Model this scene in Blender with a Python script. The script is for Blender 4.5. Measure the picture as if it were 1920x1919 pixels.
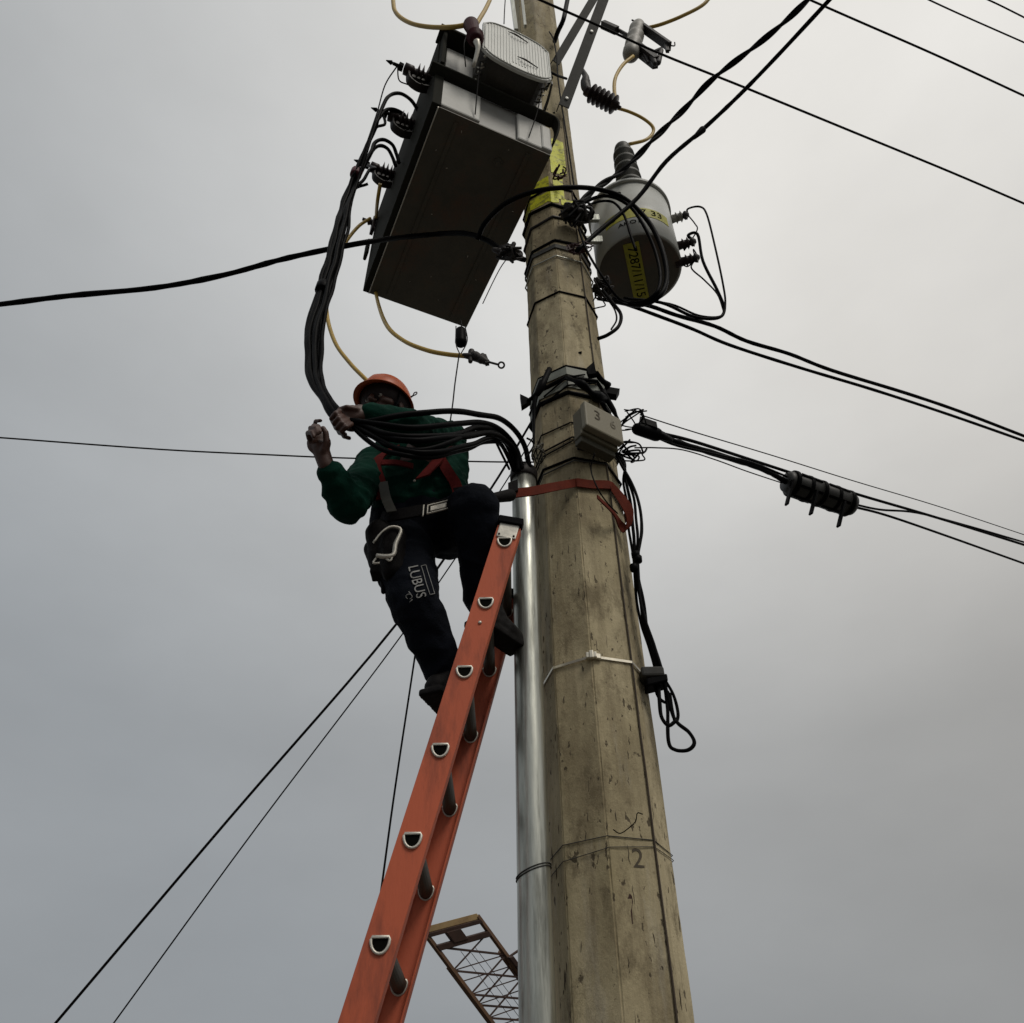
import bpy, math, random
from mathutils import Vector as V, Matrix as M, noise as NZ
random.seed(7)
for o in list(bpy.data.objects): bpy.data.objects.remove(o, do_unlink=True)
S = bpy.context.scene
C = S.collection

# ------------------------------------------------------------------ camera
F, CX, CY = 1600.0, 960.0, 959.5
PITCH, ROLL = math.radians(41.48), math.radians(-0.7)
CAM = V((0, 0, 1.6))
cd = bpy.data.cameras.new('camera'); cam = bpy.data.objects.new('camera', cd); C.objects.link(cam)
RM = M.Rotation(math.pi/2 + PITCH, 3, 'X') @ M.Rotation(ROLL, 3, 'Z')
cam.location = CAM; cam.rotation_euler = RM.to_euler()
cd.sensor_fit = 'HORIZONTAL'; cd.sensor_width = 36; cd.lens = 36*F/1920
cd.clip_start = .05; cd.clip_end = 3000
S.camera = cam

# ------------------------------------------------------------------ sky and sun
SUN_EL, SUN_AZ = math.radians(50), math.radians(145)     # azimuth clockwise from +y
w = bpy.data.worlds.new('World'); S.world = w; w.use_nodes = True
nt = w.node_tree; N = nt.nodes; L = nt.links; N.clear()
def nd(t, **k):
    n = N.new(t)
    for a, b in k.items(): setattr(n, a, b)
    return n
def mth(op, a, b=None, c=None, clamp=False):
    n = nd('ShaderNodeMath', operation=op); n.use_clamp = clamp
    for i, v in enumerate((a, b, c)):
        if v is None: continue
        if isinstance(v, (int, float)): n.inputs[i].default_value = v
        else: L.new(v, n.inputs[i])
    return n.outputs[0]
out = nd('ShaderNodeOutputWorld'); bg = nd('ShaderNodeBackground'); bg.inputs[1].default_value = .1
L.new(bg.outputs[0], out.inputs[0])
sky = nd('ShaderNodeTexSky', sky_type='NISHITA'); sky.sun_disc = False
sky.sun_elevation = SUN_EL; sky.sun_rotation = SUN_AZ
tc = nd('ShaderNodeTexCoord'); sp = nd('ShaderNodeSeparateXYZ'); L.new(tc.outputs['Generated'], sp.inputs[0])
x, y, z = sp.outputs
n1 = nd('ShaderNodeTexNoise'); n1.inputs['Scale'].default_value = 1.6; n1.inputs['Detail'].default_value = 7
n1.inputs['Roughness'].default_value = .52
mp = nd('ShaderNodeMapping'); mp.inputs['Scale'].default_value = (1, 1, 2.0); mp.inputs['Location'].default_value = (3.1, 1.7, .4)
L.new(tc.outputs['Generated'], mp.inputs[0]); L.new(mp.outputs[0], n1.inputs[0])
zc = mth('MAXIMUM', z, 0.0)
slope = mth('MINIMUM', mth('MULTIPLY_ADD', x, .72, .62), .72)
gr = nd('ShaderNodeValToRGB'); L.new(zc, gr.inputs[0]); el = gr.color_ramp.elements
el[0].position = .16; el[0].color = (0, 0, 0, 1); el[1].position = 1; el[1].color = (1, 1, 1, 1)
for p_, v_ in ((.42, .15), (.57, .46), (.66, .66), (.85, .96)): e_ = el.new(p_); e_.color = (v_, v_, v_, 1)
lum = mth('MULTIPLY_ADD', mth('MULTIPLY', gr.outputs[0], .71), slope, .285)
nz = mth('MULTIPLY_ADD', mth('SUBTRACT', n1.outputs[0], .5), .55, 1.0)
lum = mth('MULTIPLY', lum, nz)
lum = mth('MULTIPLY', lum, 10.4)
tx = mth('MULTIPLY_ADD', x, .9, .5, True)
tx = mth('ADD', mth('MULTIPLY_ADD', x, .9, .5), mth('MULTIPLY', mth('SUBTRACT', zc, .55), .9), None, True)
mx = nd('ShaderNodeMix', data_type='RGBA'); L.new(tx, mx.inputs[0])
mx.inputs[6].default_value = (.945, 1.0, 1.045, 1); mx.inputs[7].default_value = (1.02, .995, .945, 1)
vm = nd('ShaderNodeVectorMath', operation='SCALE'); L.new(mx.outputs[2], vm.inputs[0]); L.new(lum, vm.inputs[3])
m2 = nd('ShaderNodeMix', data_type='RGBA'); m2.inputs[0].default_value = .03
L.new(vm.outputs[0], m2.inputs[6]); L.new(sky.outputs[0], m2.inputs[7]); L.new(m2.outputs[2], bg.inputs[0])

sd = bpy.data.lights.new('sun', 'SUN'); sd.energy = 1.1; sd.angle = math.radians(18); sd.color = (1, .94, .85)
so = bpy.data.objects.new('sun', sd); C.objects.link(so)
sdir = V((math.sin(SUN_AZ)*math.cos(SUN_EL), math.cos(SUN_AZ)*math.cos(SUN_EL), math.sin(SUN_EL)))
so.rotation_euler = sdir.to_track_quat('Z', 'Y').to_euler(); so.location = (4, -4, 12)
S.view_settings.view_transform = 'Standard'; S.view_settings.look = 'None'
S.view_settings.gamma = 1; S.view_settings.exposure = 0; S.view_settings.use_curve_mapping = False
S.cycles.max_bounces = 6

# ------------------------------------------------------------------ pixel helpers (photo pixel -> place)
def ray(px, py): return RM @ V(((px-CX)/F, (CY-py)/F, -1))
def P(px, py, Y):
    r = ray(px, py); return CAM + r*(Y/r.y)
def PZ(px, py, h):
    r = ray(px, py); return CAM + r*(h/r.z)          # h = height above the camera
def PP(px, py, p0, n):
    r = ray(px, py); return CAM + r*((p0-CAM).dot(n)/r.dot(n))
def depth(p): return (RM.inverted() @ (p-CAM)).z*-1
def m_of(px, p): return px*depth(p)/F

# ------------------------------------------------------------------ materials
MT = {}
def mat(name, col, rough=.6, metal=0, var=.15, vscale=6, bump=.0, bscale=60, dirt=None, dscale=3, damt=.4, stretch=(1,1,1), spec=.5):
    if name in MT: return MT[name]
    m = bpy.data.materials.new(name); m.use_nodes = True
    n = m.node_tree.nodes; l = m.node_tree.links; b = n['Principled BSDF']
    b.inputs['Roughness'].default_value = rough; b.inputs['Metallic'].default_value = metal
    b.inputs['Specular IOR Level'].default_value = spec
    t = n.new('ShaderNodeTexCoord'); mp = n.new('ShaderNodeMapping'); mp.inputs['Scale'].default_value = stretch
    l.new(t.outputs['Object'], mp.inputs[0])
    a = n.new('ShaderNodeTexNoise'); a.inputs['Scale'].default_value = vscale; a.inputs['Detail'].default_value = 8
    a.inputs['Roughness'].default_value = .65
    l.new(mp.outputs[0], a.inputs[0])
    r = n.new('ShaderNodeValToRGB'); r.color_ramp.elements[0].position = .3; r.color_ramp.elements[1].position = .7
    r.color_ramp.elements[0].color = tuple(c*(1-var) for c in col)+(1,)
    r.color_ramp.elements[1].color = tuple(min(1, c*(1+var)) for c in col)+(1,)
    l.new(a.outputs[0], r.inputs[0]); last = r.outputs[0]
    if dirt:
        d = n.new('ShaderNodeTexNoise'); d.inputs['Scale'].default_value = dscale; d.inputs['Detail'].default_value = 10
        d.inputs['Roughness'].default_value = .7; l.new(mp.outputs[0], d.inputs[0])
        dr = n.new('ShaderNodeValToRGB'); dr.color_ramp.elements[0].position = .5; dr.color_ramp.elements[1].position = .68
        dr.color_ramp.elements[0].color = (0,0,0,1); dr.color_ramp.elements[1].color = (damt,)*3+(1,)
        l.new(d.outputs[0], dr.inputs[0])
        x = n.new('ShaderNodeMix'); x.data_type = 'RGBA'; l.new(dr.outputs[0], x.inputs[0]); l.new(last, x.inputs[6])
        x.inputs[7].default_value = dirt+(1,); last = x.outputs[2]
    l.new(last, b.inputs['Base Color'])
    rr = n.new('ShaderNodeMapRange'); rr.inputs[3].default_value = max(0, rough-.12); rr.inputs[4].default_value = min(1, rough+.12)
    l.new(a.outputs[0], rr.inputs[0]); l.new(rr.outputs[0], b.inputs['Roughness'])
    if bump:
        bn = n.new('ShaderNodeTexNoise'); bn.inputs['Scale'].default_value = bscale; bn.inputs['Detail'].default_value = 6
        l.new(mp.outputs[0], bn.inputs[0])
        bb = n.new('ShaderNodeBump'); bb.inputs['Strength'].default_value = bump; bb.inputs['Distance'].default_value = .01
        l.new(bn.outputs[0], bb.inputs['Height']); l.new(bb.outputs[0], b.inputs['Normal'])
    MT[name] = m; return m

def concrete():
    m = bpy.data.materials.new('weathered_concrete'); m.use_nodes = True
    n = m.node_tree.nodes; l = m.node_tree.links; b = n['Principled BSDF']
    b.inputs['Roughness'].default_value = .88; b.inputs['Specular IOR Level'].default_value = .25
    t = n.new('ShaderNodeTexCoord')
    def tex(sc, stretch, det=8, rough=.6, off=(0,0,0)):
        mp = n.new('ShaderNodeMapping'); mp.inputs['Scale'].default_value = stretch; mp.inputs['Location'].default_value = off
        l.new(t.outputs['Object'], mp.inputs[0])
        a = n.new('ShaderNodeTexNoise'); a.inputs['Scale'].default_value = sc; a.inputs['Detail'].default_value = det
        a.inputs['Roughness'].default_value = rough; l.new(mp.outputs[0], a.inputs[0]); return a.outputs[0]
    def ramp(s, p0, p1, c0, c1):
        r = n.new('ShaderNodeValToRGB'); e = r.color_ramp.elements; e[0].position = p0; e[1].position = p1
        e[0].color = c0+(1,); e[1].color = c1+(1,); l.new(s, r.inputs[0]); return r.outputs[0]
    def mix(f, a_, b_):
        x = n.new('ShaderNodeMix'); x.data_type = 'RGBA'; l.new(f, x.inputs[0])
        for i, v in ((6, a_), (7, b_)):
            if isinstance(v, tuple): x.inputs[i].default_value = v+(1,)
            else: l.new(v, x.inputs[i])
        return x.outputs[2]
    base = ramp(tex(3.0, (1,1,.35)), .32, .68, (.34,.285,.165), (.60,.515,.335))
    streak = ramp(tex(9, (1.6,1.6,.10), 9, .7), .48, .66, (0,0,0), (.55,)*3)
    c = mix(streak, base, (.20,.16,.095))
    blot = ramp(tex(6, (1,1,.55), 10, .75, (4,2,1)), .52, .62, (0,0,0), (.72,)*3)
    c = mix(blot, c, (.15,.12,.07))
    big = ramp(tex(2.6, (1,1,.6), 10, .72, (2,6,3)), .46, .60, (0,0,0), (.6,)*3)
    c = mix(big, c, (.165,.13,.075))
    pale = ramp(tex(7, (1.3,1.3,.2), 8, .7, (9,2,7)), .54, .68, (0,0,0), (.45,)*3)
    c = mix(pale, c, (.5,.46,.37))
    pits = ramp(tex(38, (1,1,.45), 4, .6, (1,8,3)), .63, .66, (0,0,0), (.85,)*3)
    c = mix(pits, c, (.055,.042,.028))
    grain = ramp(tex(190, (1,1,1), 3), .3, .7, (0,0,0), (.14,)*3)
    c = mix(grain, c, (.2,.17,.12))
    l.new(c, b.inputs['Base Color'])
    g2 = tex(70, (1,1,.8), 8, .75)
    sb = n.new('ShaderNodeMath'); sb.operation = 'SUBTRACT'; l.new(g2, sb.inputs[0]); l.new(pits, sb.inputs[1])
    bb = n.new('ShaderNodeBump'); bb.inputs['Strength'].default_value = .5; bb.inputs['Distance'].default_value = .008
    l.new(sb.outputs[0], bb.inputs['Height']); l.new(bb.outputs[0], b.inputs['Normal'])
    return m
CONC = concrete()
GALV = mat('galvanised_steel', (.46,.47,.42), .34, .85, .3, 16, .25, 14, (.13,.13,.11), 9, .9, (1.8,1.8,.16))
GALVD = mat('dull_angle_steel', (.058,.058,.054), .7, 0, .2, 14, .1, 50, (.035,.03,.026), 8, .5, spec=.2)
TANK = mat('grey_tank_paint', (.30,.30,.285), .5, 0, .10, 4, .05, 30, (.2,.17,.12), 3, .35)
TANKD = mat('shaded_rusty_underside', (.085,.078,.06), .6, 0, .25, 6, .2, 20, (.13,.045,.02), 3.0, .6)  # shade of the undersides is in the dark base colour, rust patches over it
SIDE = mat('shaded_tank_side_paint', (.030,.030,.025), .85, 0, .15, 5, .05, 30, spec=.04)  # darkened tank paint: shade of the side turned from the sun
WHITE = mat('pale_ribbed_casing', (.66,.67,.63), .5, 0, .05, 9, .03, 40, (.4,.4,.36), 6, .3)
BLK = mat('black_cable_rubber', (.004,.004,.0045), .45, 0, .3, 20, .06, 90, spec=.03)
BLKW = mat('weathered_black_wire', (.006,.005,.005), .7, 0, .3, 20, spec=.1)
BROWN = mat('dark_brown_porcelain', (.022,.012,.012), .45, 0, .3, 12, spec=.25)
PORC = mat('grey_porcelain', (.27,.26,.23), .5, 0, .15, 14, 0, 30, (.12,.10,.08), 18, .7)
DKM = mat('dark_rusty_hardware', (.020,.016,.015), .6, .1, .4, 30, .2, 70)
YEL = mat('yellow_insulated_cable', (.50,.33,.06), .5, 0, .14, 9, .05, 60, (.25,.16,.04), 12, .4)
YSTK = mat('worn_yellow_paint', (.78,.80,.02), .6, 0, .12, 20, .05, 50, (.10,.09,.04), 22, 1)
YDIM = mat('yellow_number_label', (.40,.38,.03), .6, 0, .2, 20, 0, 50, (.14,.13,.04), 30, .5)
INK = mat('lettering_and_hole_shade', (.006,.006,.005), .9, 0, .2, 30, spec=.02)
INKB = mat('faded_brown_lettering', (.07,.055,.035), .8, 0, .4, 60)
ORG = mat('orange_fibreglass', (.54,.125,.062), .62, 0, .14, 3, .08, 90, (.20,.06,.04), 7, .85, (1.2,1.2,.25), spec=.25)
ALU = mat('dull_aluminium', (.60,.57,.50), .45, .6, .15, 20, .1, 60)
ALUD = mat('grey_rung_aluminium', (.07,.06,.045), .6, .2, .15, 20, .1, 60)
RED = mat('red_webbing', (.11,.013,.012), .85, 0, .2, 30, .2, 150, spec=.08)
REDB = mat('red_brown_strap', (.12,.024,.014), .8, 0, .25, 20, .2, 150, spec=.08)
SHIRT = mat('dark_green_cloth', (.0013,.027,.017), .9, 0, .25, 9, .25, 140, spec=.1)
JEANS = mat('dark_navy_denim', (.0055,.007,.011), .95, 0, .3, 12, .3, 160, spec=.08)
SKIN = mat('brown_skin', (.060,.023,.014), .55, 0, .12, 14, .06, 120)
HAIR = mat('black_hair', (.01,.008,.007), .6, 0, .2, 40, .3, 160)
BOOT = mat('worn_black_leather', (.006,.005,.005), .7, 0, .3, 14, .2, 60, spec=.15)
LEA = mat('black_tool_leather', (.006,.005,.005), .75, 0, .3, 14, .2, 60, spec=.12)
HELM = mat('orange_helmet_plastic', (.46,.09,.02), .4, 0, .1, 6, 0, 30, (.22,.04,.02), 9, .6, spec=.3)
HELMI = mat('dark_helmet_lining', (.012,.004,.004), .7, 0, .2, 20)
EYEW = mat('eye_white', (.28,.25,.22), .3, 0, .05, 9)
BOXM = mat('olive_grey_plastic', (.21,.188,.13), .6, 0, .08, 8, .05, 60, (.2,.18,.12), 9, .4)
RUST = mat('rusty_brown_steel', (.045,.022,.015), .7, .2, .4, 3, .1, 9)
OCHRE = mat('ochre_painted_steel', (.36,.25,.12), .7, 0, .2, 2, .1, 9, (.14,.07,.04), 1.5, .6)
PATCH = mat('pale_stitching', (.26,.26,.25), .8, 0, .2, 60)
GRN = mat('grey_ground', (.075,.07,.062), .95, 0, .3, .6, .3, 4, (.05,.046,.04), .2, .6)

# ------------------------------------------------------------------ mesh builder
ORG0 = {}
def catmull(pts, sub):
    if len(pts) < 3 or sub < 2: return pts[:]
    q = [pts[0]*2-pts[1]]+pts+[pts[-1]*2-pts[-2]]; o = []
    for i in range(1, len(q)-2):
        a, b, c, d = q[i-1], q[i], q[i+1], q[i+2]
        for k in range(sub):
            t = k/sub
            o.append(.5*((2*b)+(c-a)*t+(2*a-5*b+4*c-d)*t*t+(3*b-a-3*c+d)*t**3))
    o.append(q[-2]); return o
def frames(pts):
    T = []
    for i in range(len(pts)):
        d = pts[min(i+1, len(pts)-1)]-pts[max(i-1, 0)]
        T.append(d.normalized() if d.length > 1e-9 else V((0,0,1)))
    u = T[0].orthogonal().normalized(); U = []
    for t in T:
        u = u-t*u.dot(t)
        u = u.normalized() if u.length > 1e-6 else t.orthogonal().normalized()
        U.append(u)
    return T, U
def perp(a, b=None):
    a = a.normalized(); b = b if b is not None else V((0,0,1))
    u = b-a*b.dot(a)
    if u.length < 1e-3: u = a.orthogonal()
    u.normalize(); return u, a.cross(u)
class MB:
    def __init__(s): s.v = []; s.f = []; s.sm = []; s.mi = []; s.cur = 0
    def add(s, vs, fs, smooth=False):
        b = len(s.v); s.v += [V(p) for p in vs]
        for f in fs: s.f.append([b+i for i in f]); s.sm.append(smooth); s.mi.append(s.cur)
        return s
    def box(s, c, X, Y, Z):
        X, Y, Z = V(X), V(Y), V(Z); c = V(c)
        vs = [c+X*a+Y*b+Z*d for a in (-1,1) for b in (-1,1) for d in (-1,1)]
        fs = [(0,1,3,2),(4,6,7,5),(0,4,5,1),(2,3,7,6),(0,2,6,4),(1,5,7,3)]
        if X.cross(Y).dot(Z) < 0: fs = [f[::-1] for f in fs]
        return s.add(vs, fs)
    def beam(s, a, b, w, h, up=None):
        d = (b-a); u, v = perp(d, up); return s.box((a+b)/2, d/2, v*w/2, u*h/2)
    def tube(s, pts, r, n=8, sub=1, closed=False, wob=0):
        pts = catmull(pts, sub); T, U = frames(pts); k = len(pts)
        R = r if isinstance(r, (list, tuple)) else None
        vs = []
        for i, p in enumerate(pts):
            rr = r
            if R: 
                q = i/(k-1)*(len(R)-1); a = int(q); rr = R[a]+(R[min(a+1, len(R)-1)]-R[a])*(q-a)
            if wob: rr *= 1+wob*NZ.noise(p*23)
            w_ = T[i].cross(U[i])
            vs += [p+(U[i]*math.cos(2*math.pi*j/n)+w_*math.sin(2*math.pi*j/n))*rr for j in range(n)]
        fs = [(i*n+j, i*n+(j+1)%n, (i+1)*n+(j+1)%n, (i+1)*n+j) for i in range(k-1) for j in range(n)]
        if closed: fs += [((k-1)*n+j, (k-1)*n+(j+1)%n, (j+1)%n, j) for j in range(n)]
        s.add(vs, fs, True)
        if not closed: s.add([], []); b = len(s.v)-len(vs); s.f.append([b+j for j in range(n)][::-1]); s.f.append([b+(k-1)*n+j for j in range(n)]); s.sm += [False]*2; s.mi += [s.cur]*2
        return s
    def lathe(s, prof, o, ax, n=24, smooth=True, sx=1.0, up=None):
        ax = V(ax).normalized(); u, v = perp(ax, up); vs = []; k = len(prof)
        for t, r in prof:
            vs += [o+ax*t+(u*math.cos(2*math.pi*j/n)+v*math.sin(2*math.pi*j/n)*sx)*max(r, 1e-5) for j in range(n)]
        fs = [(i*n+j, i*n+(j+1)%n, (i+1)*n+(j+1)%n, (i+1)*n+j) for i in range(k-1) for j in range(n)]
        fs += [tuple(range(n))[::-1], tuple((k-1)*n+j for j in range(n))]
        return s.add(vs, fs, smooth)
    def cap(s, a, b, ra, rb, n=16, m=5):
        d = b-a; L_ = d.length
        if L_ < 1e-6: return s.ell(a, V((ra,0,0)), V((0,ra,0)), V((0,0,ra)))
        pr = [(-ra*math.cos(i/m*math.pi/2), ra*math.sin(i/m*math.pi/2)) for i in range(m)]+[(0, ra)]
        pr += [(L_, rb)]+[(L_+rb*math.sin(i/m*math.pi/2), rb*math.cos(i/m*math.pi/2)) for i in range(1, m+1)]
        return s.lathe(pr, a, d, n)
    def ell(s, c, X, Y, Z, n=20, m=12):
        vs = [c+X*math.sin(i/m*math.pi)*math.cos(2*math.pi*j/n)+Y*math.sin(i/m*math.pi)*math.sin(2*math.pi*j/n)+Z*math.cos(i/m*math.pi) if 0 < i < m else c+(Z if i == 0 else -Z) for i in range(m+1) for j in range(n)]
        fs = [(i*n+j, (i+1)*n+j, (i+1)*n+(j+1)%n, i*n+(j+1)%n) for i in range(m) for j in range(n)]
        if X.cross(Y).dot(Z) < 0: fs = [f[::-1] for f in fs]
        return s.add(vs, fs, True)
    def ribbon(s, pts, wv, t, sub=1):
        """flat strap: pts path, wv list of half-width vectors, t half thickness"""
        P_ = catmull(pts, sub); W = catmull(wv, sub); T, _ = frames(P_); vs = []
        for p, w_, d in zip(P_, W, T):
            nrm = d.cross(w_).normalized()*t
            vs += [p-w_-nrm, p+w_-nrm, p+w_+nrm, p-w_+nrm]
        k = len(P_)
        fs = [(i*4+j, i*4+(j+1)%4, (i+1)*4+(j+1)%4, (i+1)*4+j) for i in range(k-1) for j in range(4)]
        fs += [(3,2,1,0), tuple((k-1)*4+j for j in range(4))]
        return s.add(vs, fs)
    def poly(s, pts, ext):
        n = len(pts); vs = list(pts)+[p+ext for p in pts]
        fs = [tuple(range(n))[::-1], tuple(n+i for i in range(n))]+[(i, (i+1)%n, n+(i+1)%n, n+i) for i in range(n)]
        return s.add(vs, fs)
    def build(s, name, mats, parent=None, bevel=0, recalc=True):
        me = bpy.data.meshes.new(name)
        if parent is not None: o0 = ORG0[parent.name]
        else:
            lo = V([min(p[i] for p in s.v) for i in range(3)]); hi = V([max(p[i] for p in s.v) for i in range(3)])
            o0 = V(((lo.x+hi.x)/2, (lo.y+hi.y)/2, lo.z))
        me.from_pydata([tuple(p-o0) for p in s.v], [], s.f)
        if not isinstance(mats, (list, tuple)): mats = [mats]
        for m in mats: me.materials.append(m)
        me.polygons.foreach_set('use_smooth', s.sm); me.polygons.foreach_set('material_index', s.mi)
        me.validate(); me.update()
        if recalc:
            import bmesh
            b = bmesh.new(); b.from_mesh(me); bmesh.ops.recalc_face_normals(b, faces=b.faces); b.to_mesh(me); b.free()
        o = bpy.data.objects.new(name, me); C.objects.link(o)
        if parent is not None: o.parent = parent
        else: o.location = o0
        ORG0[o.name] = o0
        if bevel:
            bm = o.modifiers.new('bevel', 'BEVEL'); bm.width = bevel; bm.segments = 2; bm.limit_method = 'ANGLE'; bm.angle_limit = math.radians(40)
        return o
def tag(o, label, cat=None, group=None, kind=None):
    if label: o['label'] = label
    if cat: o['category'] = cat
    if group: o['group'] = group
    if kind: o['kind'] = kind
    return o
def thing(name, loc, label, cat, group=None):
    e = bpy.data.objects.new(name, None); C.objects.link(e); e.location = loc; e.empty_display_size = .1
    ORG0[e.name] = V(loc); return tag(e, label, cat, group)
def text(mb, s, size, fn, ext=.001, shear=0):
    """lettering as mesh; fn(x, y, z) -> world point"""
    cu = bpy.data.curves.new('t', 'FONT'); cu.body = s; cu.size = size; cu.extrude = ext; cu.align_x = 'CENTER'; cu.align_y = 'CENTER'
    cu.resolution_u = 4; cu.shear = shear
    o = bpy.data.objects.new('t', cu); C.objects.link(o); bpy.context.view_layer.update()
    me = bpy.data.meshes.new_from_object(o.evaluated_get(bpy.context.evaluated_depsgraph_get()))
    mb.add([fn(v.co.x, v.co.y, v.co.z) for v in me.vertices], [tuple(p.vertices) for p in me.polygons])
    bpy.data.objects.remove(o); bpy.data.curves.remove(cu); bpy.data.meshes.remove(me)
def wirepts(px, ext0=0, ext1=0):
    pts = [p if isinstance(p, V) else P(*p) for p in px]
    if ext0: pts.insert(0, pts[0]+(pts[0]-pts[1]).normalized()*ext0)
    if ext1: pts.append(pts[-1]+(pts[-1]-pts[-2]).normalized()*ext1)
    return pts
def extend(pts, e0, e1):
    if e0: d = (pts[0]-pts[1]).normalized(); pts = [pts[0]+d*e0*k/6 for k in range(6, 0, -1)]+pts
    if e1: d = (pts[-1]-pts[-2]).normalized(); pts = pts+[pts[-1]+d*e1*k/6 for k in range(1, 7)]
    return pts
def wire(name, px, w_px, m, label=None, cat='cable', parent=None, ext0=0, ext1=0, sub=6, n=8, wob=0, group=None, wander=0):
    pts = wirepts(px)
    mid = pts[len(pts)//2]; r = m_of(w_px/2, mid)
    pts = extend(catmull(pts, sub), ext0, ext1)
    if wander:
        sd_ = len(pts)*.37+w_px+pts[0].x*9; K_ = len(pts)-1
        pts = [p+NZ.noise_vector(p*5+V((sd_,0,0)))*wander*math.sin(math.pi*k/K_)**.5 for k, p in enumerate(pts)]
    o = MB().tube(pts, r, n, 1, wob=wob).build(name, m, parent, recalc=False)
    if parent is None: tag(o, label, cat, group)
    return o

# ------------------------------------------------------------------ ground
g = MB(); n_ = 40; ring = [0, 3, 8, 20, 60, 200, 700, 1500]
vs = [V((0, 0, 0))]; fs = []
for ri in ring[1:]:
    for j in range(n_): a = 2*math.pi*j/n_; vs.append(V((ri*math.cos(a), ri*math.sin(a), 0)))
for j in range(n_): fs.append((0, 1+j, 1+(j+1)%n_))
for i in range(len(ring)-2):
    for j in range(n_): a = 1+i*n_+j; b = 1+i*n_+(j+1)%n_; fs.append((a, a+n_, b+n_, b))
g.add(vs, fs); tag(g.build('ground', GRN), None, None, None, 'structure')

# ------------------------------------------------------------------ concrete pole
YP = 2.87
c_lo, c_hi = P(1171, 1919, YP), P(1045, 500, YP)
R_lo, R_hi = m_of(132, c_lo)*.985, m_of(60, c_hi)*.985
def pc(z): t = (z-c_lo.z)/(c_hi.z-c_lo.z); return c_lo.lerp(c_hi, t)
def pr(z): t = (z-c_lo.z)/(c_hi.z-c_lo.z); return R_lo+(R_hi-R_lo)*min(t, 1.25)
A0 = math.atan2(-c_lo.y, -c_lo.x-.03)            # a corner of the octagon points to the camera
def pv(z, k, off=0): a = A0+k*math.pi/4; return pc(z)+V((math.cos(a), math.sin(a), 0))*(pr(z)+off)
def onpole(z, ang, off=0):
    """ang in eighths of a turn (fractions lie on the facet), + is to the right"""
    k = math.floor(ang); t = ang-k; return pv(z, k, off).lerp(pv(z, k+1, off), t)
def zfront(py):                                   # world height of the camera-side corner seen at pixel row py
    lo, hi = 1.6, 14
    for _ in range(40):
        m_ = (lo+hi)/2; q = RM.inverted() @ (pv(m_, 0)-CAM); yy = CY+F*q.y/q.z
        if yy > py: lo = m_
        else: hi = m_
    return lo
pole = thing('utility_pole', (c_lo.x, c_lo.y, 0), 'octagonal weathered concrete utility pole rising through the middle of the picture', 'pole')
s = MB(); zs = [0]+[.25*i for i in range(1, 56)]; nn = 5
zs = [0, .5, 1, 1.5]+[1.55+.045*i for i in range(150)]+[8.4+.3*i for i in range(20)]; nn = 8
vs = []; K = 8*nn
for z_ in zs:
    for k in range(8):
        for j in range(nn):
            p = onpole(z_, k+(j/nn if j < 2 else (j-1)/(nn-2)) if j != 1 else k+.03)
            if j == nn-1: p = onpole(z_, k+.97)
            nrm_ = (p-pc(z_)).normalized(); q_ = p*9
            d_ = .0022*NZ.noise(V((q_.x, q_.y, q_.z*.4)))+.0012*NZ.noise(p*40)
            if j == 0: d_ -= .003+.006*max(0, NZ.noise(V((k*7.3, 0, z_*9)))+.1)
            vs.append(p+nrm_*d_)
fs = [(i*K+j, i*K+(j+1)%K, (i+1)*K+(j+1)%K, (i+1)*K+j) for i in range(len(zs)-1) for j in range(K)]
s.add(vs, fs, False); s.add([pv(zs[-1], k) for k in range(8)], [tuple(range(8))])
s.build('shaft', CONC, pole, recalc=False)
def ringwire(name, py, w_px, m, tilt=0, off=.004, parent=pole, flat=0, lobes=0):
    z0 = zfront(py); r = m_of(w_px/2, pv(z0, 0))
    if flat:
        b = MB(); pts = []; wv = []
        for k in range(9): pts.append(pv(z0+tilt*math.sin(k*math.pi/4)+lobes*random.uniform(-1,1)*(0 < k < 8), k, off+.002)); wv.append(V((0,0,m_of(w_px/2, pv(z0,0))*1.3)))
        return b.ribbon(pts, wv, .0018).build(name, m, parent)
    pts = []
    for k in range(8):
        for t in (0, .06, .94): pts.append(onpole(z0+tilt*math.sin((k+t)*math.pi/4)+lobes*NZ.noise(V((k+t, py, 0))), k+t, off))
    return MB().tube(pts, r, 6, closed=True).build(name, m, parent, recalc=False)
BANDM = mat('grey_green_band', (.17,.18,.15), .6, 0, .3, 20)
STEEL = mat('bright_band_steel', (.62,.58,.48), .35, .7, .15, 30)
bnd = ringwire('steel_band', 1233, 4, STEEL, flat=1)
zb = zfront(1233); b = MB(); fn = (pv(zb,0)-pc(zb)).normalized(); tn = V((-fn.y, fn.x, 0))
b.box(pv(zb,0,.012), tn*.020, fn*.009, V((0,0,.012))).box(pv(zb,0,.020), tn*.008, fn*.006, V((0,0,.016)))
b.box(onpole(zb,.16,.012), (onpole(zb,.2)-onpole(zb,.1)).normalized()*.012, fn*.006, V((0,0,.011)))
b.build('buckle', STEEL, bnd, .003)
ringwire('tie_wire', 1568, 1.8, GALVD, off=.003)
ringwire('tie_wire', 548, 4, BLK, tilt=.0)
ringwire('tie_wire', 1590, 1.6, GALVD, tilt=.02, lobes=.012)
MB().tube([P(1150,1556,2.64), P(1163,1563,2.63), P(1180,1552,2.63), P(1192,1540,2.62), P(1195,1525,2.62), P(1205,1527,2.63)], .0018, 6, 4).build('twisted_wire_end', INK, pole)
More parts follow.
